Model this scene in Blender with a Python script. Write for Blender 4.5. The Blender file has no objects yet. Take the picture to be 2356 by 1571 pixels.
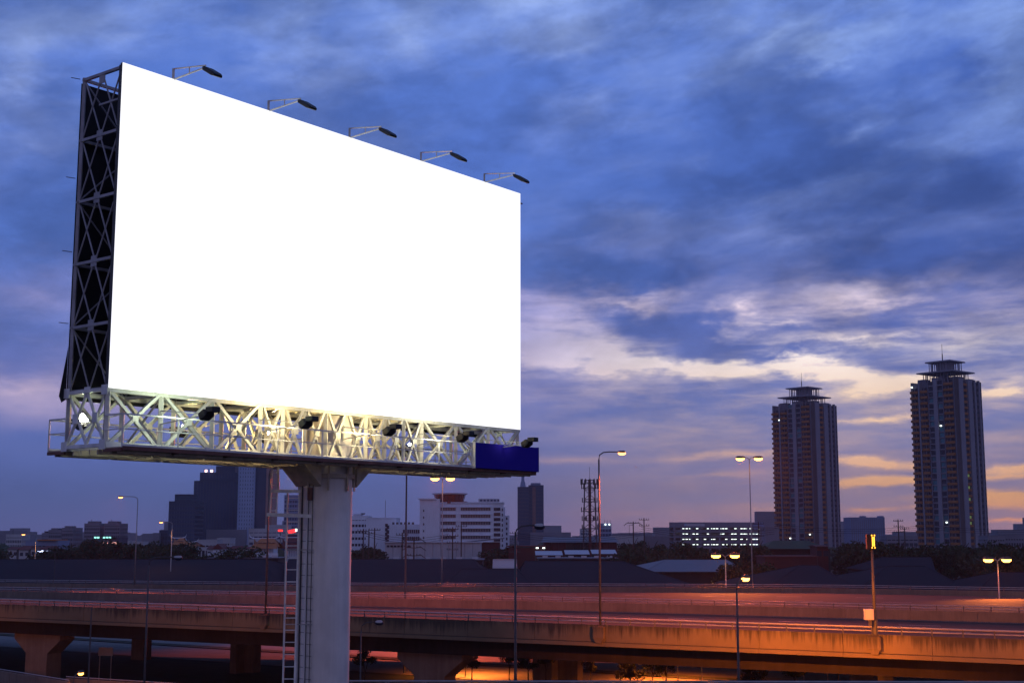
import bpy, math, random
from mathutils import Vector, Matrix
random.seed(7)
scene = bpy.context.scene
COL = scene.collection
# ------------------------------------------------------------------ camera
TH = math.radians(8.32); FPX = 3050.0; CZ = 15.0
cam_d = bpy.data.cameras.new('camera'); cam = bpy.data.objects.new('camera', cam_d); COL.objects.link(cam)
cam.location = (0, 0, CZ); cam.rotation_euler = (math.pi/2 + TH, 0, 0)
cam_d.sensor_width = 36; cam_d.lens = 36*FPX/2356; cam_d.clip_start = .5; cam_d.clip_end = 9000
scene.camera = cam
scene.view_settings.view_transform = 'Standard'; scene.view_settings.look = 'None'
scene.view_settings.exposure = 0; scene.view_settings.gamma = 1
scene.view_settings.use_curve_mapping = False
scene.render.engine = 'CYCLES'
scene.cycles.use_light_tree = True
scene.cycles.sample_clamp_indirect = 4
scene.cycles.max_bounces = 5

def px(x, y, D):
    """the point that stands D metres ahead and is seen at photo pixel (x, y)"""
    v = 785.5 - y
    s = D/(FPX*math.cos(TH) - v*math.sin(TH))
    return Vector(((x-1178)*s, D, CZ + (FPX*math.sin(TH) + v*math.cos(TH))*s))
def azel(x, y):
    p = px(x, y, 1.0); p.z -= CZ
    return math.degrees(math.atan2(p.x, p.y)), math.degrees(math.atan2(p.z, math.hypot(p.x, p.y)))
def lin(c):
    return tuple(((v/255)/12.92 if v/255 <= .04045 else ((v/255+.055)/1.055)**2.4) for v in c) + (1,)

# ------------------------------------------------------------------ sky
W = bpy.data.worlds.new('World'); scene.world = W; W.use_nodes = True
nt = W.node_tree; nt.nodes.clear(); ND = nt.nodes; LK = nt.links
def put(sock, v):
    if isinstance(v, bpy.types.NodeSocket): LK.new(v, sock)
    elif v is not None: sock.default_value = v
def M(op, a, b=None, c=None, clamp=False):
    n = ND.new('ShaderNodeMath'); n.operation = op; n.use_clamp = clamp
    put(n.inputs[0], a)
    if b is not None: put(n.inputs[1], b)
    if c is not None: put(n.inputs[2], c)
    return n.outputs[0]
def XYZ(x, y, z=0.0):
    n = ND.new('ShaderNodeCombineXYZ'); put(n.inputs[0], x); put(n.inputs[1], y); put(n.inputs[2], z); return n.outputs[0]
def NOISE(vec, scale, detail=5, rough=.5, dist=0.0, color=False):
    n = ND.new('ShaderNodeTexNoise'); put(n.inputs['Vector'], vec); n.inputs['Scale'].default_value = scale
    n.inputs['Detail'].default_value = detail; n.inputs['Roughness'].default_value = rough; n.inputs['Distortion'].default_value = dist
    return n.outputs['Color' if color else 'Fac']
def STEP(v, a, b, lo=0.0, hi=1.0):
    n = ND.new('ShaderNodeMapRange'); n.interpolation_type = 'SMOOTHSTEP'; put(n.inputs[0], v)
    n.inputs[1].default_value = a; n.inputs[2].default_value = b; n.inputs[3].default_value = lo; n.inputs[4].default_value = hi
    return n.outputs[0]
def RAMP(v, stops):
    n = ND.new('ShaderNodeValToRGB'); put(n.inputs[0], v); r = n.color_ramp
    while len(r.elements) > 1: r.elements.remove(r.elements[-1])
    for i, (p, c) in enumerate(stops):
        e = r.elements[0] if i == 0 else r.elements.new(p)
        e.position = p; e.color = lin(c)
    return n.outputs[0]
def MIX(f, a, b):
    n = ND.new('ShaderNodeMix'); n.data_type = 'RGBA'; put(n.inputs[0], f); put(n.inputs[6], a); put(n.inputs[7], b); return n.outputs[2]
tc = ND.new('ShaderNodeTexCoord'); sp = ND.new('ShaderNodeSeparateXYZ'); LK.new(tc.outputs['Generated'], sp.inputs[0])
dx, dy, dz = sp.outputs
AZ = M('MULTIPLY', M('ARCTAN2', dx, dy), 57.2958)
EL = M('MULTIPLY', M('ARCSINE', dz), 57.2958)
# cloud sheets seen in perspective: planar projection, so they flatten towards the horizon
zz = M('ADD', M('ABSOLUTE', dz), .10)
PX = M('DIVIDE', dx, zz); PY = M('DIVIDE', dy, zz)
PL = XYZ(PX, PY, 0.0)
nA = NOISE(PL, 1.9, 8, .56, .35)                      # broad soft masses
nB = NOISE(XYZ(M('ADD', M('MULTIPLY', PX, .8), M('MULTIPLY', PY, .25)), M('MULTIPLY', PY, 1.3), 3.7), 5.2, 9, .62, .5)
nF = NOISE(XYZ(M('MULTIPLY', AZ, .14), M('MULTIPLY', EL, .55), 9.1), 1.0, 9, .62, .35)   # streaks low in the sky
nG = NOISE(XYZ(M('MULTIPLY', AZ, .30), M('MULTIPLY', EL, 1.9), 2.3), 1.0, 6, .6, .3)
# warped azimuth / elevation for the large cloud shapes
w1 = NOISE(XYZ(M('MULTIPLY', AZ, .22), M('MULTIPLY', EL, .45), 0.0), 1.0, 7, .6)
w2 = NOISE(XYZ(M('MULTIPLY', AZ, .22), M('MULTIPLY', EL, .45), 31.0), 1.0, 7, .6)
wa = M('ADD', AZ, M('MULTIPLY', M('SUBTRACT', w1, .5), 7.0))
we = M('ADD', EL, M('MULTIPLY', M('SUBTRACT', w2, .5), STEP(EL, 2.5, 8.0, .9, 3.0)))
WP = XYZ(wa, we, 0.0)
def blobs(lst, vec):
    acc = None
    for (x, y, rx, ry, rot, amp) in lst:
        a, e = azel(x, y)
        m = ND.new('ShaderNodeMapping'); m.vector_type = 'TEXTURE'; LK.new(vec, m.inputs['Vector'])
        m.inputs['Location'].default_value = (a, e, 0); m.inputs['Rotation'].default_value = (0, 0, math.radians(rot))
        m.inputs['Scale'].default_value = (rx/54.0, ry/54.0, 1)
        g = ND.new('ShaderNodeTexGradient'); g.gradient_type = 'QUADRATIC_SPHERE'; LK.new(m.outputs[0], g.inputs[0])
        acc = M('MULTIPLY_ADD', g.outputs['Fac'], amp, acc if acc is not None else 0.0)
    return acc
# (x, y, radius x, radius y in photo pixels, tilt, amount): the bright breaks and the heavy banks
SHAPES = blobs([(x_, y_, rx_*1.08, ry_*1.08, t_, a_*(1.0 if a_ > 0 else 1.15)) for (x_, y_, rx_, ry_, t_, a_) in [
    (60,110,190,150,-8,.55),(50,210,130,110,-20,.50),(235,70,120,90,20,.30),(80,330,200,70,-10,.20),
    (700,60,300,150,10,.55),(950,70,170,130,-30,.50),(1230,-10,330,120,4,.95),(650,150,260,110,-15,.30),
    (1300,90,160,80,25,.35),(1680,50,160,60,10,.35),(1790,90,160,60,15,.55),(1890,130,230,45,20,.55),(2020,60,260,110,8,.40),
    (2010,290,120,60,20,.42),(2290,30,240,160,20,.35),(2340,200,160,200,0,.35),(2190,330,260,70,12,.30),
    (1380,225,260,60,6,.30),(1550,350,260,70,10,.22),(1850,440,330,60,8,.10),(1450,500,260,50,8,.22),(1800,550,240,45,4,.18),
    (1950,660,330,60,6,.30),(1900,420,200,60,6,.10),
    (1100,330,330,230,0,-.45),(1420,240,200,160,0,-.15),(1750,340,330,150,-15,-.42),(2180,160,190,110,0,-.40),(860,120,200,120,0,-.10),
    (1500,430,420,110,0,-.30),(2200,420,300,150,0,-.25),(1400,620,420,80,0,-.35),(2150,580,420,120,0,-.28),
    (400,160,300,120,0,-.22),(520,110,200,60,0,-.1),
    (60,520,300,140,0,-.30),(90,690,260,75,0,.42),(60,790,300,60,0,-.35),(40,900,420,60,0,.62),(110,950,360,70,-2,.40),(100,1010,300,40,0,-.2),
]], WP)
BRIGHT = blobs([
    (1240,770,300,105,-4,1.15),(1260,700,330,75,2,.62),(1330,820,300,70,-8,.70),(1450,690,210,32,6,.70),
    (1500,845,380,48,-4,1.15),(1640,840,430,42,-2,.90),(1800,845,330,35,-4,.55),(1960,862,360,34,-6,.95),(2060,885,260,36,0,1.20),(1860,890,200,20,0,.35),
    (1705,715,110,60,35,.75),(1760,755,170,28,4,.65),(1950,690,300,45,8,.42),(2040,670,120,50,0,.30),(1980,790,330,22,0,.45),
    (1250,1060,300,22,0,.30),(1560,1052,460,18,1,.34),(1740,1048,240,18,0,.35),(1640,1092,240,12,0,.25),(2050,962,240,18,0,.85),
    (2000,1066,230,22,-3,1.6),(2040,1108,280,17,2,1.8),(2330,1070,160,22,8,1.7),(2350,1150,260,36,-2,2.3),(2300,1092,200,14,4,.8),
    (2310,905,170,22,0,1.30),(2356,880,120,30,0,.5),(2020,1170,170,12,0,.75),(2330,1203,300,8,0,.8),(1450,1180,400,20,0,.16),(1720,1170,260,24,0,.25),
    (1560,745,300,60,0,-.55),(1760,815,300,22,0,-.35),(1400,950,500,40,0,-.25),
], WP)
cosr = M('ADD', M('MULTIPLY', dx, math.sin(math.radians(25))), M('MULTIPLY', dy, math.cos(math.radians(25))))
RIGHT = STEP(cosr, .87, .975)                           # the side of the set sun
e01 = M('MULTIPLY', M('ADD', EL, 2.0), 1/28.0, clamp=True)
def pos(el): return (el+2)/28.0
darkL = RAMP(e01, [(pos(-2),(80,82,124)),(pos(0),(94,99,152)),(pos(1.5),(84,103,160)),(pos(3),(86,108,176)),(pos(4.6),(94,112,180)),(pos(6.2),(108,118,182)),(pos(9),(88,112,184)),(pos(12),(80,110,186)),(pos(16),(80,112,192)),(pos(24),(86,120,202)),(.99,(80,112,190)),(1.0,(60,84,146))])
darkR = RAMP(e01, [(pos(-2),(124,110,140)),(pos(0),(156,130,152)),(pos(1.6),(144,134,166)),(pos(4),(112,122,174)),(pos(6.5),(106,120,182)),(pos(9),(84,104,174)),(pos(11),(64,90,160)),(pos(15),(60,90,164)),(pos(19),(68,100,180)),(pos(24),(76,110,194)),(.99,(78,110,190)),(1.0,(58,82,146))])
lightL = RAMP(e01, [(pos(0),(120,110,160)),(pos(3),(120,118,170)),(pos(5),(190,172,205)),(pos(6.2),(215,192,215)),(pos(8.5),(150,152,210)),(pos(10.5),(158,156,212)),(pos(14),(138,156,220)),(pos(24),(152,178,238))])
lightR = RAMP(e01, [(pos(0),(235,150,125)),(pos(1.6),(255,184,110)),(pos(3.2),(255,200,158)),(pos(5.5),(255,220,188)),(pos(7.5),(255,240,234)),(pos(9.5),(250,228,236)),(pos(12),(138,154,214)),(pos(15),(124,150,216)),(pos(24),(144,178,240))])
dark = MIX(RIGHT, darkL, darkR); light = MIX(RIGHT, lightL, lightR)
hi = STEP(EL, 7.5, 12.0)                                # 1 high in the sky, 0 near the horizon
ra = M('ADD', M('MULTIPLY', AZ, .10), M('MULTIPLY', EL, .12)); rb = M('SUBTRACT', M('MULTIPLY', EL, .34), M('MULTIPLY', AZ, .10))
nH = NOISE(XYZ(ra, rb, 5.0), 1.15, 8, .50, .25)
nI = NOISE(XYZ(ra, rb, 15.0), 3.1, 8, .62, .35)
cl_hi = M('ADD', M('ADD', M('MULTIPLY', M('SUBTRACT', nA, .5), .9), M('MULTIPLY', M('SUBTRACT', nH, .5), 1.7)), M('MULTIPLY', M('SUBTRACT', nI, .5), .75))
cl_lo = M('ADD', M('MULTIPLY', M('SUBTRACT', nF, .5), 1.2), M('MULTIPLY', M('SUBTRACT', nG, .5), 1.0))
# near the ground the sky is clear of detail on the darker side
cl_lo = M('MULTIPLY', cl_lo, M('ADD', M('MULTIPLY', RIGHT, .8), STEP(EL, 3.0, 6.5, .08, .9)))
detail = M('ADD', M('MULTIPLY', cl_hi, hi), M('MULTIPLY', cl_lo, M('SUBTRACT', 1.0, hi)))
grain = M('MULTIPLY', M('SUBTRACT', nG, .5), 1.6)
bb = M('MULTIPLY', BRIGHT, M('ADD', 1.0, grain))
F0 = M('ADD', M('ADD', SHAPES, M('MULTIPLY', detail, .68)), M('ADD', bb, .0))
F1 = STEP(F0, -.30, 1.02)
F = M('MULTIPLY', F1, 1.12, clamp=True)
skycol = MIX(F, dark, light)
nK = NOISE(XYZ(M('ADD', M('MULTIPLY', AZ, .15), M('MULTIPLY', EL, .09)), M('SUBTRACT', M('MULTIPLY', EL, .30), M('MULTIPLY', AZ, .05)), 44.0), 1.0, 9, .56, .2)
nL = NOISE(XYZ(M('MULTIPLY', AZ, .42), M('SUBTRACT', M('MULTIPLY', EL, .80), M('MULTIPLY', AZ, .12)), 61.0), 1.2, 10, .66, .35)
LUMP = M('ADD', STEP(nK, .38, .62, .76, 1.08), M('MULTIPLY', M('SUBTRACT', nL, .5), .42))
LUMP = M('ADD', 1.0, M('MULTIPLY', M('SUBTRACT', LUMP, 1.0), STEP(EL, 4.0, 11.0, .22, 1.0)))
lm = ND.new('ShaderNodeVectorMath'); lm.operation = 'SCALE'; LK.new(skycol, lm.inputs[0]); LK.new(LUMP, lm.inputs['Scale']); skycol = lm.outputs[0]
# opposite the sunset the sky greys to mauve low down
BACK = M('MULTIPLY', STEP(dy, .25, -.55), STEP(EL, 55.0, 15.0))
skycol = MIX(M('MULTIPLY', BACK, .85), skycol, lin((138,130,166)))
# below the horizon: dark haze
skycol = MIX(STEP(EL, -3.0, -.6), lin((70,66,92)), skycol)
nish = ND.new('ShaderNodeTexSky'); nish.sky_type = 'NISHITA'; nish.sun_disc = False
nish.sun_elevation = math.radians(2.0); nish.sun_rotation = math.radians(25); nish.altitude = 0
bgN = ND.new('ShaderNodeBackground'); LK.new(nish.outputs[0], bgN.inputs[0]); bgN.inputs[1].default_value = .0008
bgC = ND.new('ShaderNodeBackground'); LK.new(skycol, bgC.inputs[0]); bgC.inputs[1].default_value = 1.07
ad = ND.new('ShaderNodeAddShader'); LK.new(bgN.outputs[0], ad.inputs[0]); LK.new(bgC.outputs[0], ad.inputs[1])
wo = ND.new('ShaderNodeOutputWorld'); LK.new(ad.outputs[0], wo.inputs[0])
W.cycles.sampling_method = 'MANUAL'; W.cycles.sample_map_resolution = 256
sun_d = bpy.data.lights.new('sun', 'SUN'); sun_d.energy = .012; sun_d.angle = math.radians(20); sun_d.color = (1, .62, .42)
sun = bpy.data.objects.new('sun', sun_d); COL.objects.link(sun)
sun.rotation_euler = (math.radians(88), 0, math.radians(180-25)); sun.location = (300, 600, 200)

# ------------------------------------------------------------------ materials
def mat(name, col, rough=.7, metal=0.0, var=.18, scale=.6, bump=0.0, emit=None, estr=0.0, spec=.4, streak=0.0, coat=0.0):
    """procedural surface: base colour with two scales of wear, optional vertical dirt streaks and fine relief"""
    m = bpy.data.materials.new(name); m.use_nodes = True
    t = m.node_tree; b = t.nodes['Principled BSDF']; L = t.links.new
    c = lin(col) if max(col) > 1.01 else tuple(col) + (1,)
    b.inputs['Roughness'].default_value = rough; b.inputs['Metallic'].default_value = metal
    b.inputs['Specular IOR Level'].default_value = spec
    if emit:
        b.inputs['Emission Color'].default_value = lin(emit) if max(emit) > 1.01 else tuple(emit)+(1,)
        b.inputs['Emission Strength'].default_value = estr
    if var <= 0:
        b.inputs['Base Color'].default_value = c; return m
    geo = t.nodes.new('ShaderNodeNewGeometry')
    n1 = t.nodes.new('ShaderNodeTexNoise'); n1.inputs['Scale'].default_value = scale; n1.inputs['Detail'].default_value = 6; n1.inputs['Roughness'].default_value = .65
    L(geo.outputs['Position'], n1.inputs['Vector'])
    mr = t.nodes.new('ShaderNodeMapRange'); L(n1.outputs[0], mr.inputs[0])
    mr.inputs[1].default_value = .3; mr.inputs[2].default_value = .7; mr.inputs[3].default_value = 1-var; mr.inputs[4].default_value = 1+var*.6
    fac = mr.outputs[0]
    if streak > 0:
        mp = t.nodes.new('ShaderNodeMapping'); mp.inputs['Scale'].default_value = (1.6, 1.6, .10); L(geo.outputs['Position'], mp.inputs[0])
        n2 = t.nodes.new('ShaderNodeTexNoise'); n2.inputs['Scale'].default_value = 1.5; n2.inputs['Detail'].default_value = 7; n2.inputs['Roughness'].default_value = .7
        L(mp.outputs[0], n2.inputs['Vector'])
        m2 = t.nodes.new('ShaderNodeMapRange'); L(n2.outputs[0], m2.inputs[0])
        m2.inputs[1].default_value = .38; m2.inputs[2].default_value = .62; m2.inputs[3].default_value = 1-streak; m2.inputs[4].default_value = 1
        mm = t.nodes.new('ShaderNodeMath'); mm.operation = 'MULTIPLY'; L(fac, mm.inputs[0]); L(m2.outputs[0], mm.inputs[1]); fac = mm.outputs[0]
    vm = t.nodes.new('ShaderNodeVectorMath'); vm.operation = 'SCALE'; vm.inputs[0].default_value = c[:3]; L(fac, vm.inputs['Scale'])
    L(vm.outputs[0], b.inputs['Base Color'])
    if bump > 0:
        bn = t.nodes.new('ShaderNodeBump'); bn.inputs['Strength'].default_value = bump; bn.inputs['Distance'].default_value = .02
        n3 = t.nodes.new('ShaderNodeTexNoise'); n3.inputs['Scale'].default_value = scale*14; n3.inputs['Detail'].default_value = 4
        L(geo.outputs['Position'], n3.inputs['Vector']); L(n3.outputs[0], bn.inputs['Height']); L(bn.outputs[0], b.inputs['Normal'])
    return m
def emis(name, col, s):
    return mat(name, (.1, .1, .1), var=0, emit=col, estr=s)

m_white = mat('white_painted_steel', (.74,.74,.72), .5, var=.22, scale=2.2, streak=.18)
m_cream = mat('cream_painted_steel', (.74,.73,.64), .5, var=.25, scale=2.0, streak=.15)
m_pole = mat('weathered_white_paint', (.72,.67,.63), .6, var=.12, scale=.9, streak=.13)
m_under = mat('dirty_cream_plate', (.50,.42,.32), .7, var=.35, scale=2.5)
m_rust = mat('brown_primer_steel', (.16,.07,.055), .7, var=.4, scale=3)
m_steel = mat('galvanised_steel', (.34,.34,.34), .45, .6, var=.2, scale=4)
m_dsteel = mat('dull_grey_steel', (.075,.075,.08), .6, .2, var=.25, scale=3)
m_sheet = mat('black_backing_sheet', (.010,.011,.014), .75, var=.35, scale=.7)
m_face = mat('glowing_white_face', (.8,.8,.8), .6, var=0, emit=(1,1,1), estr=1.1)  # emission stands in for the floodlight falling on the white face
m_lampblk = mat('black_lamp_housing', (.008,.008,.01), .5, var=.2, scale=6)
m_blue = mat('deep_blue_sign_face', (.022,.010,.30), .8, var=.05, scale=3, spec=.1)
m_gird = mat('shaded_girder_concrete', (.032,.026,.022), .95, var=.3, scale=.4, streak=.2, spec=.1)  # shade of the deck overhang is put into this dark colour
m_flood = emis('floodlight_glass', (1,.97,.80), 45)
m_asph = mat('asphalt', (.060,.052,.050), .92, var=.25, scale=.35, bump=.3, spec=.08)
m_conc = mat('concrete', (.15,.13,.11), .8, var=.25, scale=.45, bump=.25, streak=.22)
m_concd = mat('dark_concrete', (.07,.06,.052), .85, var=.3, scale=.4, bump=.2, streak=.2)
m_rail = mat('galvanised_rail', (.34,.32,.33), .5, .5, var=.2, scale=2)
m_paint = mat('road_paint', (.62,.62,.58), .6, var=.3, scale=2)
m_ground = mat('dark_soil_and_grass', (.035,.038,.025), .95, var=.5, scale=.08)
m_grass = mat('rough_grass', (.030,.042,.016), .95, var=.5, scale=.6)
m_roofd = mat('dark_sheet_roof', (.030,.033,.045), .9, var=.16, scale=.06, spec=.03)
m_roofm = mat('grey_sheet_roof', (.13,.135,.17), .6, var=.12, scale=.1)
m_roofl = mat('pale_sheet_roof', (.50,.51,.56), .6, var=.12, scale=.1)
m_walld = mat('dark_shed_wall', (.03,.03,.035), .85, var=.3, scale=.3)
m_red = mat('red_brown_wall', (.08,.020,.020), .8, var=.3, scale=.2)
m_redroof = mat('red_roof_tiles', (.12,.030,.030), .8, var=.3, scale=.3)
m_orange = mat('orange_roof_tiles', (.42,.145,.045), .7, var=.2, scale=.3)
m_green = mat('green_roof', (.02,.055,.03), .8, var=.3, scale=.2)
m_bwhite = mat('white_building_paint', (.70,.76,.86), .8, var=.10, scale=.12, streak=.12)
m_bpale = mat('pale_building_paint', (.45,.46,.50), .8, var=.12, scale=.1, streak=.1)
m_bgrey = mat('grey_building_wall', (.20,.20,.25), .8, var=.15, scale=.08, streak=.1)
m_bdark = mat('dark_haze_blue_wall', (.032,.045,.095), .7, var=.2, scale=.05)  # blue of the distant haze is mixed into the wall colour
m_bblue = mat('blue_grey_wall', (.20,.26,.42), .7, var=.15, scale=.05)
m_slab = mat('pale_blue_tower_render', (.34,.43,.62), .8, var=.1, scale=.05)
m_glass = mat('dark_window_glass', (.018,.024,.045), .35, var=.3, scale=.15, spec=.25)
m_glassb = mat('teal_window_glass', (.03,.15,.20), .3, var=.5, scale=.25, spec=.4)
m_glassr = mat('reddish_window_glass', (.09,.03,.022), .4, var=.5, scale=.3, spec=.6)
m_curtain = mat('blue_curtain_wall_glass', (.03,.05,.12), .25, var=.2, scale=.05, spec=.35)
m_tan = mat('ochre_balcony_render', (.31,.125,.036), .85, var=.18, scale=.2)
m_twall = mat('tower_grey_render', (.155,.145,.185), .85, var=.12, scale=.08, streak=.12)
m_tlight = mat('tower_pale_render', (.25,.245,.30), .85, var=.10, scale=.08, streak=.12)
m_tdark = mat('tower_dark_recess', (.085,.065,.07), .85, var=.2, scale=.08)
m_lit = emis('lit_white_tube', (.85,1,.95), 3)
m_litw = emis('lit_warm_window', (1,.72,.35), .55)
m_litg = emis('lit_green_window', (.5,.75,.15), .16)
m_teal_lit = emis('lit_teal_sign', (.35,1,.85), 1.6)
m_redlit = emis('lit_red_sign', (1,.03,.02), 2.2)
m_pink_lit = emis('lit_pink_strip', (1,.45,.38), 2.5)
m_sodium = emis('sodium_lamp_glass', (1,.40,.07), 9)
m_sodium2 = emis('sodium_lamp_glass_far', (1,.34,.10), 5)
m_amber = emis('amber_signal_lamp', (1,.40,.03), 3.2)
m_bark = mat('bark', (.05,.035,.025), .95, var=.3, scale=2)
m_leaf = mat('leaves', (.030,.048,.018), .75, var=.5, scale=.25, spec=.25)
m_leaf2 = mat('dry_green_leaves', (.055,.055,.022), .75, var=.5, scale=.3, spec=.25)
m_carw = mat('white_car_paint', (.6,.6,.6), .25, var=.04, scale=1)
m_carg = mat('grey_car_paint', (.10,.105,.12), .25, .4, var=.05, scale=1)
m_carr = mat('maroon_car_paint', (.06,.012,.012), .25, var=.05, scale=1)
m_tyre = mat('black_rubber', (.012,.012,.012), .9, var=.1)
m_head = emis('headlight_glass', (1,.93,.75), 25)
m_tail = emis('taillight_glass', (1,.03,.015), 14)
m_wire = mat('black_cable', (.015,.015,.018), .7, var=0)

# ------------------------------------------------------------------ builders
def wloc(o):
    v = Vector()
    while o: v += o.location; o = o.parent
    return v
class MB:
    """collects boxes, bars, tubes and loose faces in world coordinates; build() links them as ONE mesh object"""
    def __init__(s): s.v = []; s.f = []
    def box(s, c, d, rz=0.0, top=None):
        c = Vector(c); n = len(s.v); ca, sa = math.cos(rz), math.sin(rz)
        for k in (0, 1):
            sx, sy = (d[0]/2, d[1]/2) if (k == 0 or top is None) else (top[0]/2, top[1]/2)
            for (a, b) in ((-sx,-sy),(sx,-sy),(sx,sy),(-sx,sy)):
                s.v.append((c.x + a*ca - b*sa, c.y + a*sa + b*ca, c.z + (d[2]/2 if k else -d[2]/2)))
        s.f += [tuple(n+i for i in q) for q in ((3,2,1,0),(4,5,6,7),(0,1,5,4),(1,2,6,5),(2,3,7,6),(3,0,4,7))]
        return s
    def bar(s, p, q, w, h=None):
        p, q = Vector(p), Vector(q); h = h or w; d = (q-p)
        if d.length < 1e-6: return s
        d.normalize(); up = Vector((0,0,1)) if abs(d.z) < .95 else Vector((1,0,0))
        a = d.cross(up).normalized(); b = a.cross(d).normalized(); n = len(s.v)
        for e in (p, q):
            for (i, j) in ((-1,-1),(1,-1),(1,1),(-1,1)): s.v.append(tuple(e + a*i*w/2 + b*j*h/2))
        s.f += [tuple(n+i for i in r) for r in ((3,2,1,0),(4,5,6,7),(0,1,5,4),(1,2,6,5),(2,3,7,6),(3,0,4,7))]
        return s
    def tube(s, pts, rads, n=8, cap=True):
        pts = [Vector(p) for p in pts]
        if not isinstance(rads, (list, tuple)): rads = [rads]*len(pts)
        rings = []
        for i, p in enumerate(pts):
            d = (pts[min(i+1, len(pts)-1)] - pts[max(i-1, 0)]).normalized()
            up = Vector((0,0,1)) if abs(d.z) < .9 else Vector((1,0,0))
            a = d.cross(up).normalized(); b = a.cross(d).normalized(); r0 = len(s.v)
            for k in range(n):
                t = 2*math.pi*k/n; s.v.append(tuple(p + (a*math.cos(t) + b*math.sin(t))*rads[i]))
            rings.append(r0)
        for r0, r1 in zip(rings, rings[1:]):
            for k in range(n): s.f.append((r0+k, r0+(k+1) % n, r1+(k+1) % n, r1+k))
        if cap:
            s.f.append(tuple(rings[0]+k for k in reversed(range(n)))); s.f.append(tuple(rings[-1]+k for k in range(n)))
        return s
    def face(s, *pts):
        n = len(s.v); s.v += [tuple(p) for p in pts]; s.f.append(tuple(range(n, n+len(pts)))); return s
    def prism(s, poly, z0, z1):
        n = len(s.v); k = len(poly)
        s.v += [(p[0], p[1], z0) for p in poly] + [(p[0], p[1], z1) for p in poly]
        s.f.append(tuple(n+i for i in reversed(range(k)))); s.f.append(tuple(n+k+i for i in range(k)))
        for i in range(k): s.f.append((n+i, n+(i+1) % k, n+k+(i+1) % k, n+k+i))
        return s
    def build(s, name, material, parent=None, smooth=False, bevel=0.0):
        off = wloc(parent)
        me = bpy.data.meshes.new(name); me.from_pydata([(v[0]-off.x, v[1]-off.y, v[2]-off.z) for v in s.v], [], s.f)
        me.materials.append(material); me.update()
        import bmesh
        bm = bmesh.new(); bm.from_mesh(me); bmesh.ops.recalc_face_normals(bm, faces=bm.faces); bm.to_mesh(me); bm.free()
        if smooth:
            me.polygons.foreach_set('use_smooth', [True]*len(me.polygons))
        o = bpy.data.objects.new(name, me); COL.objects.link(o); o.parent = parent
        if bevel:
            b = o.modifiers.new('edge', 'BEVEL'); b.width = bevel; b.segments = 2; b.limit_method = 'ANGLE'
        return o
def thing(name, loc, label, cat, group=None, rz=0.0):
    o = bpy.data.objects.new(name, None); COL.objects.link(o); o.location = loc; o.rotation_euler = (0, 0, rz)
    o.empty_display_size = .5
    o['label'] = label; o['category'] = cat
    if group: o['group'] = group
    return o
def tagm(o, label, cat, group=None):
    o['label'] = label; o['category'] = cat
    if group: o['group'] = group
    return o
def struct(o): o['kind'] = 'structure'; return o
def stuff(o): o['kind'] = 'stuff'; return o
def kids(o): return [c for c in bpy.data.objects if c.parent == o]
_kidcache = {}
def copy_tree(o, parent=None):
    c = o.copy(); COL.objects.link(c); c.parent = parent
    if o.name not in _kidcache: _kidcache[o.name] = kids(o)
    for ch in _kidcache[o.name]: copy_tree(ch, c)
    return c
_unit = {}
def ubar(name, p, q, w, material, parent, h=None, roundish=False):
    """a straight member from p to q: an object that shares one unit mesh per material"""
    key = (name, material.name, roundish)
    if key not in _unit:
        b = MB()
        if roundish: b.tube([(-.5,0,0),(.5,0,0)], .5, 8)
        else: b.box((0,0,0),(1,1,1))
        me = bpy.data.meshes.new(name); me.from_pydata(b.v, [], b.f); me.materials.append(material); me.update()
        import bmesh
        bm = bmesh.new(); bm.from_mesh(me); bmesh.ops.recalc_face_normals(bm, faces=bm.faces); bm.to_mesh(me); bm.free()
        _unit[key] = me
    p, q = Vector(p), Vector(q); d = q-p; L = d.length; d.normalize()
    up = Vector((0,0,1)) if abs(d.z) < .95 else Vector((0,1,0))
    a = up.cross(d).normalized(); b = d.cross(a).normalized()
    o = bpy.data.objects.new(name, _unit[key]); COL.objects.link(o); o.parent = parent
    off = wloc(parent)
    R = Matrix((d, a, b)).transposed().to_4x4()
    o.matrix_local = Matrix.Translation((p+q)/2 - off) @ R @ Matrix.Diagonal((L, w, h or w, 1))
    return o
def light(kind, loc, power, col, parent, size=.15, aim=None, angle=120, blend=.6):
    d = bpy.data.lights.new('lamp_light', kind); d.energy = power; d.color = col; d.shadow_soft_size = size
    if kind == 'SPOT': d.spot_size = math.radians(angle); d.spot_blend = blend
    o = bpy.data.objects.new('lamp_light', d); COL.objects.link(o); o.parent = parent
    off = wloc(parent)
    o.location = Vector(loc) - off
    if aim is not None: o.rotation_euler = (Vector(aim)-Vector(loc)).to_track_quat('-Z', 'Y').to_euler()
    return o

# ------------------------------------------------------------------ ground and roads
g = MB(); g.face((-4000,-400,0),(4000,-400,0),(4000,7000,0),(-4000,7000,0)); struct(g.build('ground', m_ground))
# ------------------------------------------------------------------ billboard
P1 = Vector((-12.30, 40.0, 0)); U = Vector((.6143, .7891, 0)); N = Vector((-.7891, .6143, 0))
def B(u, t, z): return P1 + U*u + N*t + Vector((0, 0, z))
WB = 20.5; ZB, ZT, ZP = 17.60, 19.43, 29.70; TD = 2.03
rzU = math.atan2(U.y, U.x)
bb_ = thing('billboard', B(10.25, 1.0, 0), 'huge blank white billboard on a single thick pole with open steel truss behind and below', 'billboard')
def bx(c_utz, d, name, material, bevel=0):
    return MB().box(B(*c_utz), d, rzU).build(name, material, bb_, bevel=bevel)
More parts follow.
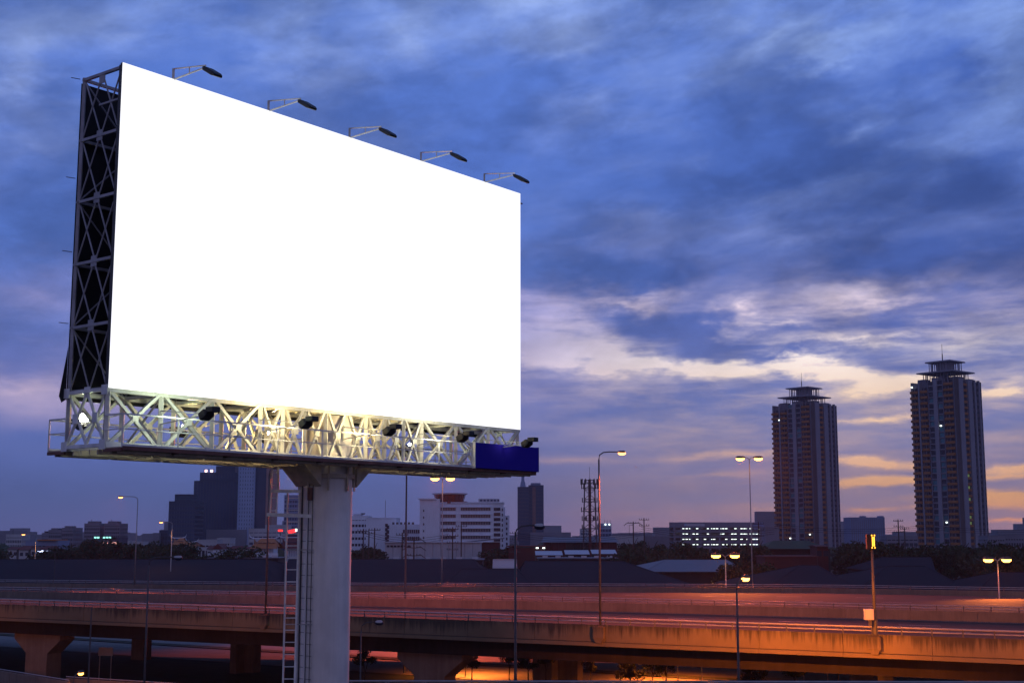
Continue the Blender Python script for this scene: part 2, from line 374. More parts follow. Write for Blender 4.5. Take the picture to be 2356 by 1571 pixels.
# pole, dirty bands at its head, flared bracket
pc = B(10.28, 1.0, 0)
nb = 28
MB().tube([(pc.x,pc.y,0),(pc.x,pc.y,6),(pc.x,pc.y,12),(pc.x,pc.y,19.3)], .93, 40).build('pole', m_pole, bb_, smooth=False)
p_ = bpy.data.objects['pole']
for poly in p_.data.polygons: poly.use_smooth = len(poly.vertices) == 4
for s in (-1, 1):
    g = MB(); pts = [(s*.90, 16.75), (s*.90, 17.5), (s*1.75, 17.5)]
    k = len(g.v)
    for t in (.35, 1.65):
        for (u, z) in pts: g.v.append(tuple(B(10.28+u, t, z)))
    g.f += [(0,1,2),(5,4,3),(0,3,4,1),(1,4,5,2),(2,5,3,0)]
    g.build('bracket', m_under, bb_)
for k in range(8):
    a = k*math.pi/4+.2; d = Vector((math.cos(a), math.sin(a), 0))
    ubar('stiffener', pc+d*1.0+Vector((0,0,16.6)), pc+d*1.0+Vector((0,0,17.5)), .05, m_under, bb_, h=.16)
MB().tube([(pc.x,pc.y,17.05),(pc.x,pc.y,17.2)], 1.02, 32).build('collar', m_under, bb_)
# face: the white panel with a thin edge return, backing frame behind it
MB().box(B(WB/2, -.06, (ZT+ZP)/2), (WB, .04, ZP-ZT), rzU).build('face_backing', m_dsteel, bb_)
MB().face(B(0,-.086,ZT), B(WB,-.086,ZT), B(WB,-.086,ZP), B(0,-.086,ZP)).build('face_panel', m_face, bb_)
bx((WB/2, -.01, ZP-.04), (WB, .06, .08), 'face_edge', m_dsteel)
bx((WB/2, -.01, ZT+.05), (WB, .06, .10), 'face_edge', m_cream)
bx((.035, .0, (ZT+ZP)/2), (.07, .10, ZP-ZT-.2), 'face_edge', m_dsteel)
bx((WB-.035, .0, (ZT+ZP)/2), (.07, .10, ZP-ZT-.2), 'face_edge', m_dsteel)
nlev = 5; lev = [ZT + (ZP-.12-ZT)*k/nlev for k in range(nlev+1)]
# backing sheets of the far face: black inside
for k in range(nlev):
    z0, z1 = lev[k], lev[k+1]
    if k == 0: z0 -= .25
    if k == nlev-1: z1 -= .10
    for j in range(5):
        u0, u1 = j*WB/5, (j+1)*WB/5
        MB().box(B((u0+u1)/2, TD+.06, (z0+z1)/2), (u1-u0-.012, .02, z1-z0-.012), rzU).build('backing_sheet', m_sheet, bb_)
# loose flap of sheet at the lower far corner and small pegs on the edge
MB().face(B(0,TD+.07,20.9), B(-.22,TD+.12,19.3), B(-.12,TD+.12,19.1), B(0,TD+.07,19.2)).build('torn_flap', m_sheet, bb_)
for z in (29.6, 26.3, 23.9, 21.6): ubar('peg', B(-.05,TD+.05,z), B(-.30,TD+.2,z+.02), .02, m_dsteel, bb_)
ubar('peg', B(WB,.0,29.3), B(WB+.22,-.02,29.3), .05, m_dsteel, bb_)
# end frames and inner frames of the upper box
def brace(p, q, w, m=None, name='brace'): return ubar(name, p, q, w, m or m_white, bb_, roundish=True)
def end_frame(u, z0, z1, w, gus=True, chordw=.11, m=None):
    tm = TD/2
    for (a, b) in (((.06), (TD-.03)),):
        brace(B(u,a,z0), B(u,tm,z1), w, m); brace(B(u,b,z0), B(u,tm,z1), w, m)
        brace(B(u+.03,tm,z0), B(u+.03,a,z1), w, m); brace(B(u+.03,tm,z0), B(u+.03,b,z1), w, m)
    if gus: MB().box(B(u-.02, tm, z1 if z1 < ZP-.5 else z1-.15), (.02, .30, .34), rzU).build('gusset', m or m_white, bb_)
m_fgrey = mat('grey_frame_steel', (.34,.335,.36), .6, var=.3, scale=2)  # mid grey, darker than the lower truss colours
for u in (.06, WB-.06):
    for t in (.06, TD-.03): ubar('chord', B(u,t,ZB), B(u,t,ZP-.05), .10, m_fgrey if t > 1 else m_dsteel, bb_)
    for k in range(nlev):
        end_frame(u, lev[k], lev[k+1], .052, m=m_fgrey)
    for k in range(nlev+1):
        ubar('strut', B(u,.06,lev[k]), B(u,TD-.03,lev[k]), .09, m_fgrey, bb_)
    ubar('strut', B(u,.06,(lev[4]+lev[5])/2+.0), B(u,TD*.55,(lev[4]+lev[5])/2), .06, m_fgrey, bb_)
for k in range(nlev+1):   # rails along the inside of both faces
    ubar('rail', B(0,TD-.03,lev[k]), B(WB,TD-.03,lev[k]), .09, m_fgrey, bb_)
    ubar('rail', B(0.1,.10,lev[k]), B(WB-.1,.10,lev[k]), .09, m_dsteel, bb_)
for i in range(1, 10):
    u = i*2.05
    for t in (.10, TD-.03): ubar('chord', B(u,t,ZT), B(u,t,ZP-.15), .09, m_dsteel, bb_)
for i in range(0, 10):
    for k in range(nlev):
        u0, u1 = i*2.05, (i+1)*2.05
        a, b = (lev[k], lev[k+1]) if (i+k) % 2 else (lev[k+1], lev[k])
        brace(B(u0,TD-.06,a), B(u1,TD-.06,b), .055, m_fgrey)
        if i < 2: brace(B(u0,.08,b), B(u1,TD-.08,b), .05, m_fgrey)
# lower truss: stations are closer over the pole
st = [0, 2.05, 4.1, 6.15, 7.18, 8.2, 9.22, 10.25, 11.27, 12.3, 13.32, 14.35, 16.4, 18.45, 20.5]
zlo, zhi = ZB+.16, ZT-.07
for (t, z, w, h) in ((.02,ZT-.05,.16,.14),(TD,ZT-.05,.16,.14),(.0,ZB+.10,.17,.22),(TD,ZB+.10,.17,.22)):
    ubar('chord', B(0,t,z), B(WB,t,z), w, m_cream if z > 19 else m_white, bb_, h=h)
for i, u in enumerate(st):
    for t in (.02, TD):
        if abs(u-10.25) < .1 : continue
        ubar('post', B(min(max(u,.08),WB-.08),t,zlo), B(min(max(u,.08),WB-.08),t,zhi), .13 if i % 2 == 0 or i < 4 or i > 10 else .10, m_cream, bb_)
    ubar('strut', B(u,0,ZB+.10), B(u,TD,ZB+.10), .11, m_white, bb_)
    ubar('strut', B(u,0,ZT-.05), B(u,TD,ZT-.05), .10, m_cream, bb_)
    if 0 < i < len(st)-1 and not (9 < u < 11.5):
        brace(B(u,.05,zlo), B(u,TD-.05,zhi), .075, m_cream); brace(B(u+.05,TD-.05,zlo), B(u+.05,.05,zhi), .075, m_cream)
for i in range(len(st)-1):
    u0, u1 = st[i], st[i+1]; um = (u0+u1)/2; w = .10 if u1-u0 > 1.5 else .085; e = .14
    for t, mm_ in ((.0, m_cream), (TD, m_cream)):
        if 9.5 < um < 11 and t > 1: continue
        for (a, b, dt) in ((zlo, zhi, -.03), (zhi, zlo, .05)):
            ubar('brace', B(u0+e,t+dt,a), B(u1-e,t+dt,b), w, mm_, bb_)
        MB().box(B(um, t-.09, (zlo+zhi)/2), (.22, .02, .18), rzU).build('gusset', mm_, bb_)
    ubar('brace', B(u0,0.1,ZT-.06), B(u1,TD-.1,ZT-.06), .07, m_cream, bb_)
    ubar('brace', B(u0,TD-.1,ZB+.06), B(u1,.1,ZB+.06), .07, m_white, bb_)
for u in (.04, WB-.04): end_frame(u, zlo, zhi, .10, m=m_white); MB().box(B(u-.02, TD/2, (zlo+zhi)/2), (.02,.01,.01), rzU)
for u in (.02,):
    for t in (TD*.25, TD*.75): MB().box(B(u-.04, t, (zlo+zhi)/2), (.02, .26, .30), rzU).build('gusset', m_white, bb_)
    for t in (.03, TD-.03):
        for z in (ZB+.12, ZT-.05): MB().box(B(u-.07, t, z), (.02, .30, .30), rzU).build('gusset', m_white, bb_)
# walkways, both sides: floor plates on joists, edge channel, railing
for side in (-1, 1):
    t0, t1 = ((-.88, -.08) if side < 0 else (TD+.08, TD+.88)); tm = (t0+t1)/2; te = t0 if side < 0 else t1
    for i in range(10):
        u0, u1 = i*2.05, (i+1)*2.05
        bx(((u0+u1)/2, tm, ZB+.01), (u1-u0-.02, .78, .03), 'floor_plate', m_under)
    for i in range(11):
        ubar('joist', B(i*2.05, -.88 if side < 0 else TD, ZB-.06), B(i*2.05, 0 if side < 0 else TD+.88, ZB-.06), .09, m_rust, bb_, h=.10)
    ubar('edge_channel', B(0,te,ZB-.02), B(WB,te,ZB-.02), .07, m_rust, bb_, h=.12)
    ubar('edge_channel', B(0,te,ZB+.07), B(WB,te,ZB+.07), .05, m_white, bb_, h=.06)
    uend = 16.3 if side < 0 else WB
    for z, w in ((ZB+1.0,.048),(ZB+.55,.036)):
        ubar('handrail', B(0,te,z), B(uend,te,z), w, m_white, bb_)
        ubar('handrail', B(0,te,z), B(0,0 if side < 0 else TD,z), w, m_white, bb_)
        if side > 0: ubar('handrail', B(WB,te,z), B(WB,TD,z), w, m_white, bb_)
    for u in [0, 2.05, 4.1, 6.15, 8.2, 10.25, 12.3, 14.35, 16.3] + ([18.45, 20.5] if side > 0 else []):
        ubar('rail_post', B(u,te,ZB), B(u,te,ZB+1.0), .045, m_white, bb_)
    for u in (3.1, 11.3): ubar('brace', B(u,te,ZB+.14), B(u+1.6,te+side*-.7,ZB+.10), .05, m_white, bb_)
for i in range(10):
    u0, u1 = i*2.05, (i+1)*2.05
    for t in (-.62, -.3, .4, .8, 1.25, 1.65, 2.3, 2.6): ubar('stringer', B(u0+.05,t,ZB-.09), B(u1-.05,t,ZB-.09), .05, m_under, bb_, h=.15)
# blue sign box fixed to the end of the railing
bx((18.4, -.98, ZB+.53), (4.15, .14, 1.0), 'sign_box', m_blue, bevel=.01)
for u in (16.32, 20.48): bx((u, -.98, ZB+.53), (.03, .16, 1.03), 'sign_edge', m_white if u < 17 else m_blue)
for u in (16.6, 18.4, 20.2): ubar('strut', B(u,-.05,ZB+.10), B(u,-.92,ZB+.10), .06, m_white, bb_); ubar('strut', B(u,-.88,ZB+.1), B(u,-.88,ZB+1.0), .05, m_white, bb_)
# floodlights
def head(c, d_out, tilt, ln, wd, th):
    """a floodlight head: tapered housing seen from behind, finned edge"""
    g = MB(); out = N*-1 if d_out < 0 else N
    a = (out*math.cos(tilt) + Vector((0,0,1))*math.sin(tilt)).normalized(); b = U; n_ = a.cross(b).normalized()
    prof = [(0, .28, .45), (.22, .5, 1.0), (.82, .5, 1.0), (1.0, .42, .55)]
    for (s, hw, ht) in prof:
        for (i, j) in ((-1,-1),(1,-1),(1,1),(-1,1)): g.v.append(tuple(Vector(c) + a*s*ln + b*i*hw*wd + n_*j*ht*th*.5))
    for k in range(3):
        for i in range(4): g.f.append((4*k+i, 4*k+(i+1) % 4, 4*k+4+(i+1) % 4, 4*k+4+i))
    g.f += [(3,2,1,0),(12,13,14,15)]
    return g, a, b, n_
lampU = (2.0, 6.1, 10.1, 14.1, 18.1)
for u in lampU:                       # upper row
    g, a, b, n_ = head(B(u,-1.62,ZP+.05), -1, math.radians(-32), .78, .40, .14)
    fl = g.build('floodlight', m_lampblk, bb_, bevel=.02)
    base = B(u, -.02, ZP)
    g = MB(); g.bar(base, base+Vector((0,0,.38)), .07); top = base+Vector((0,0,.37)); tip = B(u,-1.66,ZP+.08)
    g.bar(top, tip+Vector((0,0,.04)), .035); g.bar(base, tip-Vector((0,0,.02)), .04)
    mid = (top+tip)/2; g.bar(mid, (base+tip)/2, .03)
    g.bar(base+N*.0, base+N*.35, .05)
    g.build('lamp_arm', m_cream, bb_)
for side in (-1, 1):                  # lower rows, before and behind
    for i, u in enumerate(lampU):
        sgn = side
        t_tip = -2.15 if side < 0 else TD+2.05
        g, a, b, n_ = head(B(u,t_tip-side*.10,ZB+.92), side, math.radians(28), .42, .36, .25)
        fl = g.build('floodlight', m_lampblk, bb_, bevel=.02)
        c0 = B(u, t_tip + side*.40, ZB+1.17)
        MB().box(c0, (.30,.34,.17), rzU).build('floodlight_hood', m_lampblk, bb_, bevel=.02)
        g = MB(); tb = 0 if side < 0 else TD
        g.bar(B(u,tb,ZB+1.28), B(u,t_tip,ZB+1.06), .035); g.bar(B(u,tb,ZB+.85), B(u,t_tip,ZB+1.02), .035)
        g.bar(B(u,tb,ZB+.8), B(u,tb,ZB+1.35), .06)
        g.build('lamp_arm', m_cream, bb_)
        if side > 0:
            gl = B(u, t_tip-.02, ZB+1.26)
            o = MB().tube([gl - N*.10, gl + N*.02], [.035,.055] if i else [.13,.16], 16).build('lamp_glass', m_flood, bb_)
            wcol = ((.85,1,.55),(1,.68,.24),(1,.66,.22),(1,.9,.5),(.9,1,.7))[i]
            pw = (260, 1500, 1700, 600, 260)[i]
            light('SPOT', gl - N*.25, pw, wcol, bb_, .12, aim=B(u, TD, ZT+.3), angle=150, blend=.8)
        else:
            wcol = ((.85,1,.70),(1,.82,.44),(1,.80,.40),(1,.92,.62),(.95,1,.8))[i]
            light('SPOT', B(u, t_tip+.30, ZB+1.36), (170,400,430,240,22)[i], wcol, bb_, .15, aim=B(u, 0, ZT-.3), angle=125, blend=.8)
# electrics on the truss
bx((14.2, .9, ZB+.62), (.30,.2,.35), 'junction_box', m_lampblk); bx((14.2,.9,ZB+.3),(.05,.05,.4),'box_stem', m_dsteel)
# ladders and pipes on the pole
def P(x, y, D=48.0): return px(x, y, D)
def ladder(name, xa, xb, ya, yb, dz, D, m, w=.045, lean=0.0):
    a0, a1 = P(xa, ya, D), P(xa+lean, yb, D); b0 = P(xb, ya, D); b1 = P(xb+lean, yb, D)
    r = MB().bar(a0, a1, w).bar(b0, b1, w).build(name, m, bb_)
    z = max(a1.z, 0)+.15
    z = a1.z+.15
    while z < a0.z:
        f = (z-a1.z)/(a0.z-a1.z); q = MB().bar(a1.lerp(a0, f), b1.lerp(b0, f), .03).build('rung', m, r); z += dz
    return r
ladder('ladder', 662, 689, 1128, 1571, .42, 47.8, m_white, .06, lean=-11)
MB().bar(P(651,1571,47.8), Vector((P(651,1571,47.8).x-.1, 47.8, 2)), .05).bar(P(678,1571,47.8), Vector((P(678,1571,47.8).x-.1,47.8,2)), .05).build('ladder_foot', m_steel, bb_)
ladder('ladder', 627, 641, 1076, 1184, .45, 47.6, m_white, .045, lean=-6)
g = MB().tube([P(641,1072,47.6), P(628,1078,47.6), P(622,1095,47.6), P(620,1184,47.6)], .025, 6).build('ladder_hoop', m_steel, bb_)
MB().bar(P(624,1129,47.5), P(692,1130,47.5), .11).build('rest_platform', m_white, bb_)
MB().bar(P(614,1183,47.4), P(716,1187,47.4), .12).build('rest_platform', m_white, bb_)
MB().bar(P(640,1072,47.6), P(641,1130,47.6), .06).build('ladder_hanger', m_steel, bb_)
pf = lambda dx_, z: Vector((pc.x+dx_, pc.y-math.sqrt(max(.0, .93**2-dx_**2))-.06, z))
for (dx_, r, m) in ((-.90,.06,m_white),(-.80,.03,m_dsteel),(-.52,.018,m_dsteel),(-.36,.015,m_dsteel)):
    MB().tube([pf(dx_,0.2), pf(dx_,17.0)], r, 8).build('conduit', m, bb_)
z = 2.0
while z < 15.6:
    MB().bar(pf(-.80,z), pf(-.30,z), .015).build('clip', m_dsteel, bb_); z += .40
z = 1.5
while z < 17:
    MB().bar(Vector((pf(-.9,z).x-.35, 47.8, z)), pf(-.30,z), .035).build('standoff', m_steel, bb_); z += 2.6
MB().tube([pf(-.47,16.25), pf(-.47,16.7)], .10, 12).build('junction_box', m_rust, bb_)

# ------------------------------------------------------------------ elevated highway
DZ = 7.7
def yn(x): return 133.6 - .5365*(x+51.06)                       # near edge of the deck
def poly(pts, x):
    for (x0, y0), (x1, y1) in zip(pts, pts[1:]):
        if x <= x1 or (x1, y1) == pts[-1]: return y0 + (y1-y0)*(x-x0)/(x1-x0)
MEDP = [(-150,192),(-61.2,160),(9.07,131.8),(32.1,120.2),(110,80)]
FARP = [(-150,211),(-73.8,193),(-21.5,180),(12.2,177),(39.6,173.7),(62.4,163.3),(110,143)]
ym = lambda x: poly(MEDP, x)
yf = lambda x: poly(FARP, x)
XA, XB = -130.0, 90.0
hw = thing('elevated_highway', (0, 150, 0), 'long concrete elevated highway with stained side wall crossing the whole view', 'highway')
hw['kind'] = 'structure'
def strip(name, lo, hi, z, m, x0=XA, x1=XB, parent=hw, n=44, thick=0.0):
    g = MB(); xs = [x0+(x1-x0)*i/n for i in range(n+1)]
    for a, b in zip(xs, xs[1:]):
        g.face((a,lo(a),z),(b,lo(b),z),(b,hi(b),z),(a,hi(a),z))
        if thick:
            g.face((a,lo(a),z-thick),(a,hi(a),z-thick),(b,hi(b),z-thick),(b,lo(b),z-thick))
            g.face((a,lo(a),z-thick),(b,lo(b),z-thick),(b,lo(b),z),(a,lo(a),z)); g.face((b,hi(b),z-thick),(a,hi(a),z-thick),(a,hi(a),z),(b,hi(b),z))
    return g.build(name, m, parent)
strip('deck', lambda x: yn(x)+.05, lambda x: yf(x)+.3, DZ, m_asph, thick=.35)
d_ = Vector((.8811,-.4729,0)); m__ = Vector((.4729,.8811,0))
# painted lane lines: each dash a sheet 4 mm above the deck
def dash_line(fn, x0, x1, ln, gap, w=.16, name='lane_marking'):
    x = x0; g = MB()
    while x < x1:
        a, b = x, min(x+ln, x1)
        g.face((a,fn(a),DZ+.004),(b,fn(b),DZ+.004),(b,fn(b)+w,DZ+.004),(a,fn(a)+w,DZ+.004)); x += ln+gap
    return g.build(name, m_paint, hw)
for fr in (.25, .5, .75): dash_line(lambda x, fr=fr: yn(x)+1+(ym(x)-yn(x)-2)*fr, XA, XB, 3, 6)
for fr in (.2, .4, .6, .8): dash_line(lambda x, fr=fr: ym(x)+1+(yf(x)-ym(x)-2)*fr, XA, XB, 3, 6)
for fn in (lambda x: yn(x)+1.0, lambda x: ym(x)-1.0, lambda x: ym(x)+1.0, lambda x: yf(x)-1.0): dash_line(fn, XA, XB, 8, .001)
# side wall of the deck in stained concrete, in panels with open joints, ledge below, rail above
m_fasc = mat('stained_parapet_concrete', (.15,.12,.075), .85, var=.2, scale=.3, bump=.25)
t = m_fasc.node_tree; L = t.links.new; bs = t.nodes['Principled BSDF']
old = bs.inputs['Base Color'].links[0].from_socket
geo = t.nodes.new('ShaderNodeNewGeometry'); dt = t.nodes.new('ShaderNodeVectorMath'); dt.operation = 'DOT_PRODUCT'
L(geo.outputs['Position'], dt.inputs[0]); dt.inputs[1].default_value = d_
sx = t.nodes.new('ShaderNodeSeparateXYZ'); L(geo.outputs['Position'], sx.inputs[0])
def tm(op, a, b=None, c=None, cl=False):
    n = t.nodes.new('ShaderNodeMath'); n.operation = op; n.use_clamp = cl
    for i, v in enumerate((a, b, c)):
        if v is None: continue
        if isinstance(v, (int, float)): n.inputs[i].default_value = v
        else: L(v, n.inputs[i])
    return n.outputs[0]
def tn(sc_, x, z, det=6, ro=.6):
    cx = t.nodes.new('ShaderNodeCombineXYZ'); L(x, cx.inputs[0]); L(z, cx.inputs[2])
    n = t.nodes.new('ShaderNodeTexNoise'); n.inputs['Scale'].default_value = sc_; n.inputs['Detail'].default_value = det; n.inputs['Roughness'].default_value = ro
    L(cx.outputs[0], n.inputs['Vector']); return n.outputs[0]
al = dt.outputs['Value']; zz_ = sx.outputs[2]
st1 = tn(1.0, tm('MULTIPLY', al, 2.6), tm('MULTIPLY', zz_, .10), 8, .75)          # runs below the coping
st2 = tn(1.0, tm('MULTIPLY', al, .16), tm('MULTIPLY', zz_, .05), 3)       # where the dirt gathers
h = tm('MULTIPLY', tm('SUBTRACT', 8.32, zz_), .9)                          # 0 at the top edge
reach = tm('ADD', tm('MULTIPLY', tm('SUBTRACT', st1, .36), 3.6), tm('MULTIPLY', tm('SUBTRACT', st2, .45), 2.6))
dirt = tm('MULTIPLY', tm('MULTIPLY', tm('SUBTRACT', reach, h), 1.5, cl=True), .88)
pale = tm('MULTIPLY', tm('SUBTRACT', tn(1.0, tm('MULTIPLY', al, 2.2), tm('MULTIPLY', zz_, .08)), .60), 2.2, cl=True)
mx = t.nodes.new('ShaderNodeMix'); mx.data_type = 'RGBA'; L(dirt, mx.inputs[0]); L(old, mx.inputs[6]); mx.inputs[7].default_value = (.030,.027,.022,1)
mx2 = t.nodes.new('ShaderNodeMix'); mx2.data_type = 'RGBA'; L(pale, mx2.inputs[0]); L(mx.outputs[2], mx2.inputs[6]); mx2.inputs[7].default_value = (.20,.17,.11,1)
L(mx2.outputs[2], bs.inputs['Base Color'])
rzd = math.atan2(d_.y, d_.x); O_ = Vector((-51.06, 133.6, 0))
s = -90.0
while s < 160:
    c = O_ + d_*(s+3)
    MB().box((c.x, c.y, (7.06+8.32)/2), (5.975, .22, 8.32-7.06), rzd).build('parapet_panel', m_fasc, hw, bevel=.02)
    MB().box((c.x-.4729*.05, c.y-.8811*.05, (6.72+7.0)/2), (5.985, .30, .28), rzd).build('edge_slab', m_fasc, hw, bevel=.02)
    s += 6.0
MB().bar(O_-d_*90+Vector((0,.0,7.03)), O_+d_*160+Vector((0,0,7.03)), .14, .07).build('drip_groove', m_concd, hw)
for z, w in ((8.80,.07),(8.55,.05)):
    MB().tube([O_-d_*90+Vector((0,0,z)), O_+d_*160+Vector((0,0,z))], w, 8).build('guard_rail', m_rail, hw)
s = -60.0
while s < 125:
    c = O_+d_*s
    ubar('rail_post', c+Vector((0,0,8.3)), c+Vector((0,0,8.8)), .08, m_dsteel, hw, h=.12); s += 2.0
def bar_line(fn, x0, x1, zc, seg, w, zb=DZ, rail=True, post=2.0, name='barrier', m=None):
    x = x0
    while x < x1:
        a, b = x, min(x+seg, x1)
        pa, pb = Vector((a, fn(a), 0)), Vector((b, fn(b), 0)); c = (pa+pb)/2; d = pb-pa
        MB().box((c.x,c.y,(zb+zc)/2), (d.length-.02,w*1.6,zc-zb), math.atan2(d.y,d.x), top=(d.length-.02, w)).build(name, m or m_conc, hw)
        x = b
    if rail:
        for z in (zc+.42, zc+.2):
            g = MB(); xs = [x0+(x1-x0)*i/24 for i in range(25)]
            g.tube([(q, fn(q), z) for q in xs], .055, 6).build('guard_rail', m_rail, hw)
        x = max(x0, -85)
        while x < min(x1, 72):
            ubar('rail_post', (x,fn(x),zc), (x,fn(x),zc+.44), .08, m_dsteel, hw, h=.12); x += post
bar_line(ym, XA, XB, DZ+.85, 5, .25)
bar_line(yf, XA, XB, DZ+.62, 5, .25, post=2.5)
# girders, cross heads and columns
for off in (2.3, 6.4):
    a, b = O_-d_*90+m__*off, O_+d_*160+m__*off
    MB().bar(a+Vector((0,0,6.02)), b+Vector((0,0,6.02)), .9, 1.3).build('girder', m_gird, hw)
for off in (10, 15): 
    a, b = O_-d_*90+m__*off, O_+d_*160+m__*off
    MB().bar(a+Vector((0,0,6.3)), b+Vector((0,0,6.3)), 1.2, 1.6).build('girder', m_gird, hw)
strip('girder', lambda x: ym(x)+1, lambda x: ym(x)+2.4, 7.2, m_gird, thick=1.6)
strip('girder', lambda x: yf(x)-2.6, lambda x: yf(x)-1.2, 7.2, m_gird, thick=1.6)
def pier(c, w=3.0, capw=6.4, m=m_conc, rz=rzd):
    g = MB(); ca, sa = math.cos(rz), math.sin(rz)
    def V(a, b, z): return (c.x+a*ca-b*sa, c.y+a*sa+b*ca, z)
    prof = [(w/2, 0.0), (w/2, 3.4), (capw/2, 4.75), (capw/2, 5.38)]
    for (hw_, z) in prof:
        for (i, j) in ((-1,-1),(1,-1),(1,1),(-1,1)): g.v.append(V(i*hw_, j*.95, z))
    for k in range(3):
        for i in range(4): g.f.append((4*k+i, 4*k+(i+1) % 4, 4*k+4+(i+1) % 4, 4*k+4+i))
    g.f.append((12,13,14,15))
    g.build('pier', m, hw, bevel=.05)
for s in (-44.7, 1.3, 47.3, 93.5): pier(O_+d_*s+m__*3.6 + Vector((1.2, 0, 0)))
def column(x, y, D, w, dpt=1.4, z1=5.5, m=m_conc):
    p = px(x, y, D); MB().box((p.x, p.y, z1/2), (w, dpt, z1), rzd).build('column', m, hw, bevel=.04)
for (x, D, w) in ((546,150,.9),(575,151,2.0),(1254,139,2.2),(1312,143,2.3),(1985,122,2.2),(2030,126,2.2),(325,166,2.0)): column(x, 1500, D, w)
# far edge wall under the deck
# corbels that carry the lamp posts
def onedge(x):   # point on the near parapet seen at photo column x
    tx = (x-1178)/3060.0; yy = (133.6-.5365*51.06)/(1+.5365*tx); return Vector((tx*yy, yy, 0))
for x in (620, 1378, 1999):
    c = onedge(x) - m__*.22
    MB().box((c.x,c.y,7.75), (.9,.5,.9), rzd).build('corbel', m_fasc, hw, bevel=.04)
    MB().box((c.x,c.y,7.15), (.4,.35,.35), rzd, top=(.8,.45)).build('corbel', m_fasc, hw)

# ------------------------------------------------------------------ lower ramp and surface roads
rp = thing('access_ramp', (-38, 112, 0), 'low concrete ramp with parapets passing under the highway at lower left', 'ramp'); rp['kind'] = 'structure'
A0, A1 = Vector((-75,150,0)), Vector((-20,99.5,0))      # near parapet line
B0, B1 = Vector((-75,136,0)), Vector((-8,103,0))
def rwall(p, q, z0, z1, w=.25, seg=5.0):
    n = max(1, int((q-p).length/seg)); d = q-p
    for i in range(n):
        a, b = p+d*i/n, p+d*(i+1)/n; c = (a+b)/2; e = b-a
        MB().box((c.x,c.y,(z0+z1)/2), (e.length-.03,w,z1-z0), math.atan2(e.y,e.x)).build('parapet_panel', m_conc, rp, bevel=.02)
    MB().tube([p+Vector((0,0,z1+.12)), q+Vector((0,0,z1+.12))], .045, 6).build('guard_rail', m_rail, rp)
g = MB(); g.prism([(-80,150),(-20,98),(8,86),(0,99.5),(-9,104),(-60,129),(-80,139)], 1.2, 1.9); g.build('ramp_deck', m_asph, rp)
rwall(Vector((-60,136.5,0)), Vector((-37,113.6,0)), 1.0, 2.95)
rwall(Vector((-37,113.6,0)), Vector((-22,100.5,0)), 1.0, 2.6)
rwall(Vector((-38.8,118.4,0)), Vector((-8,103,0)), 1.0, 2.75)
for c in ((-55,131),(-36,115),(-18,103)): MB().box((c[0],c[1],.6), (2,1.2,1.2), rzd).build('ramp_pier', m_concd, rp)
def road_poly(name, pts, z, m):
    g = MB(); g.face(*[(p[0],p[1],z) for p in pts]); return struct(g.build(name, m))
sr = [(-90,204),(-8.2,152),(9,141),(40,121),(90,92)]
def srl(x): return poly(sr, x)
def sroad(name, o0, o1, z, m):
    g = MB(); xs = [-90+i*6 for i in range(31)]
    for a, b in zip(xs, xs[1:]): g.face((a,srl(a)+o0,z),(b,srl(b)+o0,z),(b,srl(b)+o1,z),(a,srl(a)+o1,z))
    return struct(g.build(name, m))
m_asphl = mat('worn_pale_asphalt', (.19,.17,.155), .7, var=.25, scale=.3, bump=.2)
sroad('road', -6, 9.0, .03, m_asphl)
sroad('road', 12.5, 27.0, .03, m_asphl)
sroad('kerb', -6.5, -6.05, .14, m_conc); sroad('kerb', 9.1, 9.5, .14, m_conc); sroad('kerb', 12.0, 12.4, .14, m_conc)
sroad('verge', 9.5, 12.0, .10, m_grass); sroad('verge', -24, -6.6, .02, m_grass)
g = MB()
for o in (4.7, 16.2):
    x = -85
    while x < 88: g.face((x,srl(x)+o,.036),(x+3,srl(x+3)+o,.036),(x+3,srl(x+3)+o+.15,.036),(x,srl(x)+o+.15,.036)); x += 8
struct(g.build('road_marking', m_paint))
# near side road with metal rail along the bottom of the view
nr = thing('roadside_guard_rail', (8, 62, 0), 'pale metal double guard rail along the very bottom of the view', 'guard rail')
ra, rb = Vector((-7.4,60.9,0)), Vector((40,60.2,0))
zr = 8.56
for z, w in ((zr,.05),(zr-.35,.04)): MB().tube([ra+Vector((0,0,z)), rb+Vector((0,0,z))], w, 8).build('rail', m_rail, nr)
x = -7.2
while x < 39:
    for dd in (-.06,.06): ubar('rail_post', (x+dd,60.6,zr-1.0), (x+dd,60.6,zr-.02), .045, m_steel, nr)
    x += 1.65
MB().box((14,60.6,zr-1.3), (54,.3,.7)).build('kerb_wall', m_conc, nr)
g = MB(); g.prism([(-13,50),(60,50),(60,60.4),(-13,60.4)], zr-2.2, zr-1.6); nd = g.build('near_ramp', m_asph); struct(nd)
for x in (-8, 12, 32): MB().box((x,55,(zr-2.2)/2), (1.6,2,zr-2.2)).build('ramp_column', m_conc, nd)

